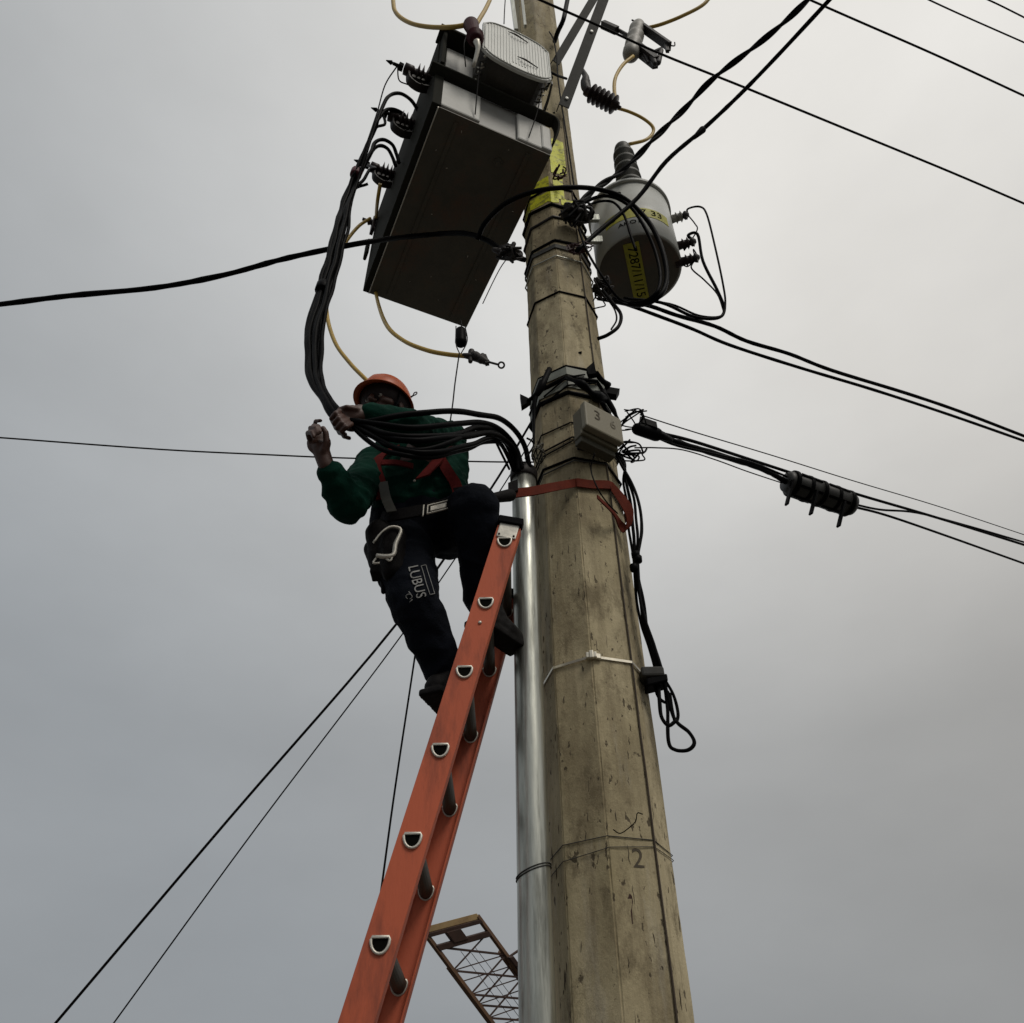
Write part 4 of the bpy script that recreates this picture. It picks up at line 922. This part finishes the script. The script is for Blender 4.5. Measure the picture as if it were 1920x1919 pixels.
J = dict(
 pel=P(792,985,2.56), waist=P(787,945,2.54), chest=P(780,880,2.50), upch=P(772,838,2.50), neck=P(750,800,2.50),
 lsh=P(838,826,2.52), lel=P(770,800,2.23), lwr=P(692,779,2.14), lha=P(655,786,2.13),
 rsh=P(703,876,2.50), rel=P(652,945,2.30), rwr=P(612,874,2.16), rha=P(600,832,2.12),
 rhip=P(752,1000,2.58), rkn=P(778,1130,2.44), ran=P(835,1262,2.58),
 lhip=P(838,995,2.62), lkn=P(893,952,2.37), lan=P(906,1120,2.58))
HD = P(721, 768, 2.50)
fw = V((-.42, -.86, -.10)).normalized(); hr = fw.cross(V((0,0,1))).normalized(); hu = hr.cross(fw).normalized()
if hr.x > 0: hr = -hr                       # hr points to the picture's left
hu = hu if hu.z > 0 else -hu
def HP(a, f, u): return HD+hr*a+fw*f+hu*u
wk = thing('person', P(830,1300,2.58), 'worker on the ladder in orange helmet, dark green shirt and dark trousers gripping black cables', 'person')
b = MB()
b.ell(HP(0,-.008,.022), hr*.077, fw*.096, hu*.095); b.ell(HP(0,.018,-.052), hr*.058, fw*.070, hu*.066)
b.ell(HP(0,.030,-.088), hr*.030, fw*.050, hu*.026)
b.cap(HP(0,.088,.018), HP(0,.108,-.026), .010, .014, 10, 4); b.cap(HP(-.016,.094,-.030), HP(.016,.094,-.030), .009, .009, 8, 3)
for s_ in (-1, 1):
    b.cap(HP(s_*.015,.084,.030), HP(s_*.052,.070,.028), .011, .009, 8, 3); b.cap(HP(s_*.04,.066,-.02), HP(s_*.055,.045,-.02), .020, .02, 8, 3)
    b.ell(HP(s_*.080,-.008,-.005), hr*.010, fw*.020, hu*.032, 12, 8)
    b.ell(HP(s_*.031,.078,.002), hr*.017, fw*.012, hu*.009, 10, 6)
b.cap(HP(-.020,.080,-.055), HP(.020,.080,-.055), .008, .008, 8, 3); b.cap(HP(-.017,.078,-.066), HP(.017,.078,-.066), .008, .008, 8, 3)
b.cap(HP(0,-.02,-.06), J['neck'], .056, .062); b.cap(J['neck'], J['upch'], .07, .09)
b.cap(J['lsh'], J['rsh'], .06, .06); b.cap(J['upch'], J['chest'], .10, .11); b.cap(J['chest'], J['waist'], .11, .10); b.cap(J['waist'], J['pel'], .10, .11)
for s_ in 'lr':
    b.cap(J[s_+'sh'], J[s_+'el'], .048, .038); b.cap(J[s_+'el'], J[s_+'wr'], .040, .027)
    b.cap(J['pel'], J[s_+'hip'], .08, .085); b.cap(J[s_+'hip'], J[s_+'kn'], .078, .052); b.cap(J[s_+'kn'], J[s_+'an'], .052, .036)
def finger(pp, r0=.0105, r1=.0085):
    q = [P(*p) for p in pp]
    for i in range(len(q)-1): b.cap(q[i], q[i+1], r0+(r1-r0)*i/max(1, len(q)-2), r0+(r1-r0)*(i+1)/max(1, len(q)-1), 10, 4)
# raised right hand (picture left)
c_ = P(598, 832, 2.13); ah = (P(592,808,2.12)-P(608,862,2.15)).normalized(); vw = (CAM-c_).normalized(); sh_ = ah.cross(vw).normalized()
b.ell(c_, sh_*.044, vw*.022, ah*.050); b.cap(J['rwr'], c_-ah*.02, .029, .031)
finger([(584,816,2.11),(582,803,2.08),(592,803,2.05),(595,813,2.05)])
finger([(590,813,2.115),(588,799,2.09),(597,800,2.06),(600,810,2.05)])
finger([(597,812,2.12),(590,798,2.11),(592,790,2.09),(601,789,2.07)], .0095, .0075)
finger([(580,824,2.11),(577,812,2.08),(585,811,2.05),(588,819,2.05)], .0100, .0080)
finger([(606,846,2.12),(612,828,2.10),(611,812,2.085),(606,804,2.08)], .0135, .0105)
# left hand closed round the cables
c_ = P(660, 785, 2.13); ah = (P(632,790,2.12)-J['lwr']).normalized(); vw = (CAM-c_).normalized(); sh_ = ah.cross(vw).normalized()
b.ell(c_, ah*.052, vw*.030, sh_*.050); b.ell(P(674,778,2.135), ah*.048, vw*.030, sh_*.038); b.cap(J['lwr'], c_, .029, .030)
for dx_, dy_, r_ in ((0,0,.0120),(5,9.5,.0122),(11,18,.0118),(19,25,.0105)):
    finger([(643+dx_,768+dy_+2,2.12),(630+dx_,776+dy_,2.07),(622+dx_,785+dy_,2.09),(626+dx_,794+dy_,2.15),(636+dx_,797+dy_,2.19)], r_, r_*.8)
finger([(668,768,2.10),(650,764,2.08),(637,768,2.10),(630,776,2.16)], .0115, .009)
remesh(b, 'body', SKIN, wk, .0042, 4)
# eyes, hair
for s_ in (-1, 1):
    e = MB(); e.ell(HP(s_*.031,.080,.002), hr*.0125, fw*.0125, hu*.0125, 14, 10); eo = e.build('eye', EYEW, wk)
    MB().ell(HP(s_*.031,.0885,.000), hr*.0058, fw*.0050, hu*.0058, 12, 8).build('iris', HAIR, eo)
h = MB(); h.ell(HP(0,-.020,.034), hr*.083, fw*.094, hu*.094); h.ell(HP(0,-.045,-.02), hr*.078, fw*.06, hu*.065)
for s_ in (-1, 1): h.cap(HP(s_*.077,.02,.03), HP(s_*.076,.018,-.02), .010, .006, 8, 3); h.cap(HP(s_*.018,.0975,.034), HP(s_*.05,.082,.034), .005, .003, 8, 3)
remesh(h, 'hair', HAIR, wk, .006, 1, .002, 60)
# helmet
h = MB(); HC = HP(0,-.005,.040); pitch = .10
hf = (fw+hu*pitch).normalized(); hh_ = hu-hf*hu.dot(hf); hh_.normalize()
prof = []
for i in range(13):
    a = i/12*math.pi/2; prof.append((math.sin(a), math.cos(a)**.75 if i < 12 else 0))
vs = []; n = 48
def hel(u_, r_, k, th=0):
    a = 2*math.pi*k/n; ridge = .006*math.exp(-(math.sin(a)/.16)**2)*(r_ < .98)*min(1, u_*2) if r_ > .02 else 0
    return HC+hr*math.cos(a)*0+ (hf*math.cos(a)*(.130-th)+hr*math.sin(a)*(.112-th))*r_+hh_*(u_*(.122-th)+ridge)
for th in (0, .004):
    for u_, r_ in prof: vs += [hel(u_, r_, k, th) for k in range(n)]
mm = len(prof); fs = [(i*n+j, i*n+(j+1)%n, (i+1)*n+(j+1)%n, (i+1)*n+j) for i in range(mm-1) for j in range(n)]
fs += [((mm+i)*n+j, (mm+i+1)*n+j, (mm+i+1)*n+(j+1)%n, (mm+i)*n+(j+1)%n) for i in range(mm-1) for j in range(n)]
h.add(vs, fs, True)
# brim: narrow round the shell, long peak in front
vs = []
for k in range(n):
    a = 2*math.pi*k/n; pk = max(0, math.cos(a))**2.2
    for ex_, dz_ in ((-.004,0),(.010+.026*pk,-.012-.012*pk),(.010+.026*pk,-.016-.012*pk),(-.004,-.005)):
        vs.append(HC+hf*math.cos(a)*(.130+ex_)+hr*math.sin(a)*(.112+ex_)+hh_*dz_)
fs = [(4*k+j, 4*((k+1)%n)+j, 4*((k+1)%n)+(j+1)%4, 4*k+(j+1)%4) for k in range(n) for j in range(4)]
h.add(vs, fs, True)
ho = h.build('helmet', HELM, wk)
MB().ell(HC+hh_*.012, hr*.106, hf*.124, hh_*.10, 30, 14).build('helmet_lining', HELMI, wk)
b = MB(); q = HC-hr*.118-hf*.02+hh_*.0; b.tube([q, q-hr*.016+hh_*.006], .004, 6); q2_ = q-hr*.022+hh_*.012
b.tube([q2_+hr*.009*math.cos(k*math.pi/6)+hh_*.009*math.sin(k*math.pi/6) for k in range(12)], .0028, 6, closed=True); b.build('strap_ring', DKM, ho)
b = MB(); b.tube([HC-hr*.105+hf*.04, HP(-.075,.03,-.05), HP(-.03,.035,-.125), HP(.03,.035,-.125), HP(.075,.03,-.05), HC+hr*.105+hf*.04], .0045, 6, 4); b.build('chin_strap', BLK, ho)
# shirt
b = MB(); U_ = (J['lsh']-J['rsh']).normalized()
b.cap(J['lsh'], J['rsh'], .080, .082); b.cap(J['lsh'].lerp(J['rsh'], .25), P(828,930,2.53), .098, .105); b.cap(J['rsh'].lerp(J['lsh'], .25), P(748,945,2.52), .10, .105)
b.cap(J['upch'], J['waist'], .115, .125); b.cap(P(848,850,2.53), P(850,905,2.55), .062, .06)
b.cap(J['neck']+(J['upch']-J['neck'])*.2, J['upch'], .070, .09)
b.cap(J['lsh'], J['lel'], .074, .058); b.cap(J['lel'], J['lwr']+(J['lel']-J['lwr'])*.06, .060, .044)
b.cap(J['rsh'], J['rel'], .074, .066); b.cap(J['rel'], J['rwr']+(J['rel']-J['rwr'])*.22, .068, .046); b.cap(J['rel'], P(655,955,2.33), .05, .052)
remesh(b, 'shirt', SHIRT, wk, .006, 3, .011, 10, 1.5, .15)
b = MB(); 
for px_, py_ in ((777,902),(768,872)): MB().ell(P(px_, py_, 2.385), V((.006,0,0)), V((0,.004,0)), V((0,0,.006)), 10, 6).build('shirt_button', EYEW, wk)
# trousers
b = MB(); b.cap(J['waist'], J['pel'], .115, .125); b.cap(P(750,965,2.55), P(828,960,2.58), .11, .105); b.cap(P(752,985,2.56), P(832,985,2.60), .118, .112)
b.cap(J['rhip'], J['rkn'], .115, .088); b.cap(J['rkn'], J['ran'], .088, .064); b.cap(P(745,1020,2.55), P(752,1080,2.5), .10, .085)
b.cap(J['lhip'], J['lkn'], .115, .088); b.cap(J['lkn'], J['lan'], .086, .070)
remesh(b, 'trousers', JEANS, wk, .0065, 3, .011, 9, 1.0, .15)
# boots standing on rungs
zr = lp[3].z+.032; zl = lp[4].z+.032
def boot(hl, dr, an):
    b = MB(); dr = dr.normalized(); sd_ = V((-dr.y, dr.x, 0)); up_ = V((0,0,1))
    te = hl+dr*.17-up_*.010
    b.cap(hl, te, .044, .036); b.cap(hl+dr*.11+sd_*.012, te+sd_*.010, .040, .034); b.cap(hl+dr*.11-sd_*.012, te-sd_*.008, .040, .036)
    b.cap(an, hl+dr*.02, .056, .050); b.cap(an+(hl-an)*.2+dr*.01, hl+dr*.09+up_*.01, .052, .044)
    b.box(hl+dr*.075-up_*.036, dr*.128, sd_*.043, up_*.013)
    return remesh(b, 'boot', BOOT, wk, .006, 3, .002, 30)
hl = V((P(820,1300,2.56).x, 2.55, zr+.045)); boot(hl, V((.35,.9,0)), J['ran'])
hl = V((P(905,1175,2.56).x, 2.54, zl+.045)); boot(hl, V((.62,.75,0)), J['lan'])
# harness
b = MB()
b.ribbon([P(742,838,2.40), P(712,858,2.385), P(704,880,2.385), P(712,905,2.39), P(716,935,2.39)], [V((.022,0,.01))]*5, .004, 5)
b.ribbon([P(716,868,2.38), P(745,868,2.37), P(775,875,2.37)], [V((0,0,.013))]*3, .004, 4)
b.ribbon([P(836,842,2.42), P(822,862,2.40), P(806,880,2.375), P(792,895,2.37)], [V((.026,0,.012))]*4, .004, 5)
b.ribbon([P(826,862,2.40), P(840,885,2.41), P(855,910,2.42), P(862,940,2.42)], [V((.020,0,.008))]*4, .004, 5)
b.build('harness_strap', RED, wk)
b = MB(); b.ribbon([P(858,915,2.40), P(868,945,2.41), P(866,975,2.42)], [V((.016,0,.004))]*3, .004, 4).build('webbing', LEA, wk); b = MB(); b.ribbon([P(718,905,2.38), P(724,935,2.37), P(735,960,2.38)], [V((.018,0,.004))]*3, .004, 4)
b.build('webbing', mat('grey_webbing', (.06,.06,.05), .8), wk)
# belt
pts = [P(700,985,2.60), P(708,972,2.50), P(730,968,2.42), P(765,962,2.385), P(800,955,2.385), P(832,946,2.40), P(858,940,2.44), P(872,938,2.52), P(875,935,2.62)]
bl = MB().ribbon(pts, [V((0,0,.027))]*9, .004, 4).build('tool_belt', LEA, wk)
bu = V(P(822,951,2.372)); bx = (P(845,946,2.39)-P(800,957,2.37)).normalized(); bz = V((0,0,1)); by = bx.cross(bz).normalized()
b = MB(); 
for k_ in (-1, 1): b.box(bu+bz*k_*.020, bx*.046, by*.004, bz*.003); b.box(bu+bx*k_*.045, bx*.003, by*.004, bz*.022)
b.box(bu, bx*.034, by*.003, bz*.012); b.box(bu-bx*.062, bx*.003, by*.004, bz*.028); b.build('buckle', ALU, bl, .002)
# pouches and tools
b = MB(); b.cap(P(712,1000,2.44), P(712,1050,2.44), .052, .040); b.cap(P(735,1010,2.41), P(738,1070,2.41), .050, .045); b.cap(P(700,1030,2.48), P(708,1060,2.48), .035, .03)
b.box(P(724,1058,2.45), V((.05,0,0)), V((0,.03,0)), V((0,0,.06)))
remesh(b, 'tool_pouch', LEA, bl, .006, 3, .004, 14)
b = MB(); b.cap(P(718,1075,2.46), P(719,1110,2.46), .010, .009, 10, 3); b.cap(P(745,1085,2.44), P(740,1115,2.45), .02, .012, 10, 3); b.build('tool_handle', BLK, bl)
b = MB(); cq = [P(*p) for p in ((700,1018,2.35),(716,998,2.345),(734,988,2.35),(752,994,2.36),(742,1020,2.355),(738,1040,2.35),(722,1044,2.345),(706,1042,2.345))]
b.tube(cq, [.004,.004,.005,.006,.009,.008,.009,.008], 8, 4, closed=False); b.build('carabiner', ALU, bl)
b = MB(); b.tube([P(706,1046,2.35), P(700,1056,2.35), P(712,1056,2.35)], .004, 6, 4); b.tube([P(722,1046,2.35), P(732,1052,2.35), P(736,1040,2.35)], .004, 6, 4); b.build('hook_ring', ALU, bl)
b = MB(); b.tube([P(738,1105,2.50), P(738,1135,2.50), P(746,1160,2.50), P(758,1180,2.50), P(768,1196,2.50)], [.014,.016,.014,.013,.012], 8, 4)
b.tube([P(760,1165,2.50), P(750,1150,2.5)], .006, 6); b.build('hanging_strap', LEA, bl)
# lettering on the right thigh
th0, th1 = J['rhip'], J['rkn']; ta = (th1-th0).normalized()
def thigh(px, py, w_=.104):
    # point on the front of the thigh surface under a pixel
    r_ = ray(px, py); best = None
    o = bpy.data.objects['trousers']; ok, loc, nrm, _ = o.ray_cast(CAM-o.matrix_world.translation, r_.normalized()); 
    return (loc+o.matrix_world.translation+nrm*.003, nrm) if ok else (P(px, py, 2.42), V((0,-1,0)))
bpy.context.view_layer.update()
t0, t1, t2 = thigh(775,1062), thigh(783,1092), thigh(793,1118)
def onthigh(x_, y_, z_, off=.0):
    # x_ runs down the leg, y_ to the right; pick the pixel and drop it on the cloth
    c = P(781,1092,2.42); d_ = (P(790,1120,2.42)-P(774,1064,2.42)).normalized(); e_ = V((d_.z, 0, -d_.x)); e_ = e_ if e_.x > 0 else -e_
    q = c+d_*x_+e_*y_; l_ = RM.inverted() @ (q-CAM); s_, n_2 = thigh(CX-F*l_.x/l_.z, CY+F*l_.y/l_.z); return s_+n_2*(z_+.0012)
b = MB(); text(b, 'LUBUS', .050, lambda x_, y_, z_: onthigh(x_, y_, z_), .0006); b.build('leg_lettering', PATCH, bpy.data.objects['trousers'])
b = MB()
rc_ = [(-.062,.030),(.068,.030),(.068,.046),(-.062,.046)]
pts = []
for i in range(4):
    a_, c_ = rc_[i], rc_[(i+1)%4]
    for k in range(6): pts.append(onthigh(a_[0]+(c_[0]-a_[0])*k/6, a_[1]+(c_[1]-a_[1])*k/6, 0))
b.tube(pts, .0014, 5, closed=True); b.build('leg_patch_outline', PATCH, bpy.data.objects['trousers'])
b = MB(); pts = [onthigh(.055+.010*math.cos(k*.7), -.038+.010*math.sin(k*.7), 0) for k in range(9)]; b.tube(pts, .0015, 5); b.tube([onthigh(.07,-.03,0), onthigh(.078,-.042,0)], .0015, 5); b.tube([onthigh(.035,-.034,0), onthigh(.048,-.030,0)], .0015, 5)
b.build('leg_emblem', PATCH, bpy.data.objects['trousers'])

# positioning strap round conduit and pole
pts = [P(868,938,2.50), P(900,936,2.44), P(930,933,2.46), P(962,926,2.52), P(1000,921,2.53), P(1040,913,2.56)]
zs_ = pts[-1].z
a_f = [(-1.0, -.02), (-.5, -.005), (-.05, .0), (.05, .0), (.5, -.02), (1.0, -.05), (1.5, -.09), (2.0, -.13)]
zf = P(1078, 909, (pv(zs_,0).y)).z
pts += [onpole(zf+dz_, an_, .014) for an_, dz_ in ((-.05,0),(.05,0),(.45,.005),(.98,.02),(1.3,.02),(2.0,.0),(2.8,.0),(4,.0))]
wv = [V((0,0,.024))]*len(pts)
t = thing('safety_strap', pts[0], 'red-brown safety strap from the worker round the conduit and the pole', 'safety strap')
MB().ribbon(pts, wv, .003, 5).build('webbing', REDB, t)
ws = P(935,932,2.44)
MB().cap(P(925,934,2.44), P(956,929,2.50), .020, .026, 12, 3).box(P(962,916,2.52), V((.02,.0,.01)), V((0,.012,0)), V((0,0,.03))).build('buckle', LEA, t)
lq = onpole(zf-.02, .98, .02)
b = MB(); b.ribbon([lq+V((.0,-.01,.02)), P(1168,940,2.68), P(1181,965,2.70), P(1176,992,2.72), P(1164,985,2.72), P(1150,962,2.66), P(1120,932,2.60)], [V((.004,.0,.026)), V((.01,0,.03)), V((.016,0,.026)), V((.016,0,.018)), V((.01,0,.014)), V((0,0,.012)), V((0,0,.01))], .003, 5)
b.build('tail_loop', REDB, t)
MB().lathe([(0,.006),(.004,.006),(.005,.003)], P(960,927,2.505), V((0,-1,.2)), 10).build('rivet', ALU, t)

# the bundle of black cables through the worker's hand
tops = [(P(786,216,2.50), [(780,202,2.46),(768,186,2.42),(750,176,2.40),(732,179,2.38),(719,197,2.36),(704,238,2.36)]),
        (BUSH[1], [(758,218,2.46),(744,208,2.40),(728,206,2.38),(714,216,2.36),(699,250,2.36)]),
        (P(748,306,2.68), [(743,290,2.66),(735,272,2.62),(718,263,2.58),(703,269,2.54),(691,294,2.50)]),
        (P(742,312,2.68), [(737,298,2.66),(727,281,2.62),(713,274,2.58),(700,281,2.54),(688,302,2.50)]),
        (BUSH[2], [(704,316,2.6),(693,320,2.55),(684,334,2.5)]), (BUSH[1], [(722,232,2.4),(706,240,2.38),(695,264,2.36)])]
outs = [[(690,792,2.10),(770,777,2.12),(850,773,2.2),(912,778,2.35),(955,797,2.5),(982,835,2.62),(993,878,2.655)],
        [(690,795,2.10),(760,803,2.10),(830,800,2.18),(895,793,2.32),(935,805,2.46),(965,838,2.6),(980,882,2.65)],
        [(690,803,2.10),(760,820,2.08),(840,818,2.16),(895,803,2.32),(928,806,2.46),(958,835,2.58),(974,882,2.66)],
        [(700,812,2.10),(780,828,2.08),(860,820,2.18),(920,814,2.36),(948,826,2.5),(966,850,2.6),(972,884,2.64)],
        [(705,825,2.10),(780,848,2.08),(860,838,2.18),(905,824,2.32),(940,824,2.48),(956,845,2.58),(966,884,2.655)],
        [(700,835,2.10),(760,856,2.08),(820,856,2.14),(870,844,2.24),(915,828,2.4),(938,832,2.5),(955,860,2.6),(964,884,2.65)],
        [(700,820,2.11),(730,838,2.09),(790,842,2.09),(850,826,2.16),(890,812,2.3),(930,812,2.46),(955,838,2.58),(978,884,2.67)]]
names = ['top', 'second', 'third', 'fourth', 'fifth', 'lowest', 'innermost']
for i in range(7):
    k = min(i, 5); rnd = random.Random(40+i)
    off = [-12, -7, -2, 3, 8, 12, 5][i]; yo = rnd.uniform(-.03, .03)
    head = [tops[k][0]]+tops[k][1] if i < 6 else [(690,345,2.46)]
    o2 = off*.75
    mid = [(657+off*.6,360,2.46+yo), (641+off*.9,425,2.42+yo), (617+off*1.1,520,2.38+yo), (594+off*1.15,600,2.34+yo), (588+off*1.1,665,2.30+yo), (594+off*.9,715,2.24+yo*.7), (612+off*.6,750,2.19+yo*.4), (637+off*.2,782-off*.5,2.145)]
    wire('service_lead', head+mid+outs[i], 10.5 if i < 4 else 9, BLK, 'black cable through the gripping hand, %s of the fanned ones' % names[i], 'cable', sub=8, wob=.06, wander=.012)
wire('thin_lead', [BUSH[0]-e2*.0, (722,160,2.3),(706,215,2.32),(680,290,2.38),(662,330,2.42)], 2.6, BLKW, 'hair-thin wire dropping from the top bushing along the cable bundle', 'wire')
wire('thin_lead', [BUSH[0], (748,150,2.15),(762,158,2.2),(775,162,2.25)], 2.6, BLKW, 'very short thin wire curling under the top bushing of the box transformer', 'wire')
wire('thin_lead', [(928,825,2.42),(940,850,2.5),(955,880,2.62)], 5, BLK, 'short stiff black wire slanting behind the fanned cables to the conduit', 'wire')
b = MB()
for px_, py_, Y_, r_ in ((668,325,2.44,.034),(606,540,2.37,.036)):
    q = P(px_, py_, Y_); d_ = (P(px_-14, py_+40, Y_-.02)-q).normalized(); o = MB().lathe([(-.03,r_*.9),(-.025,r_),(.03,r_),(.035,r_*.9)], q, d_, 16).build('cable_tape', mat('maroon_tape', (.10,.02,.03), .6) if py_ < 400 else BLK)
    tag(o, 'maroon tape wrapped round the cable bundle near the lower bushing' if py_ < 400 else 'black tape wrapped round the cable bundle halfway down to the hand', 'tape')
# ------------------------------------------------------------------ render end
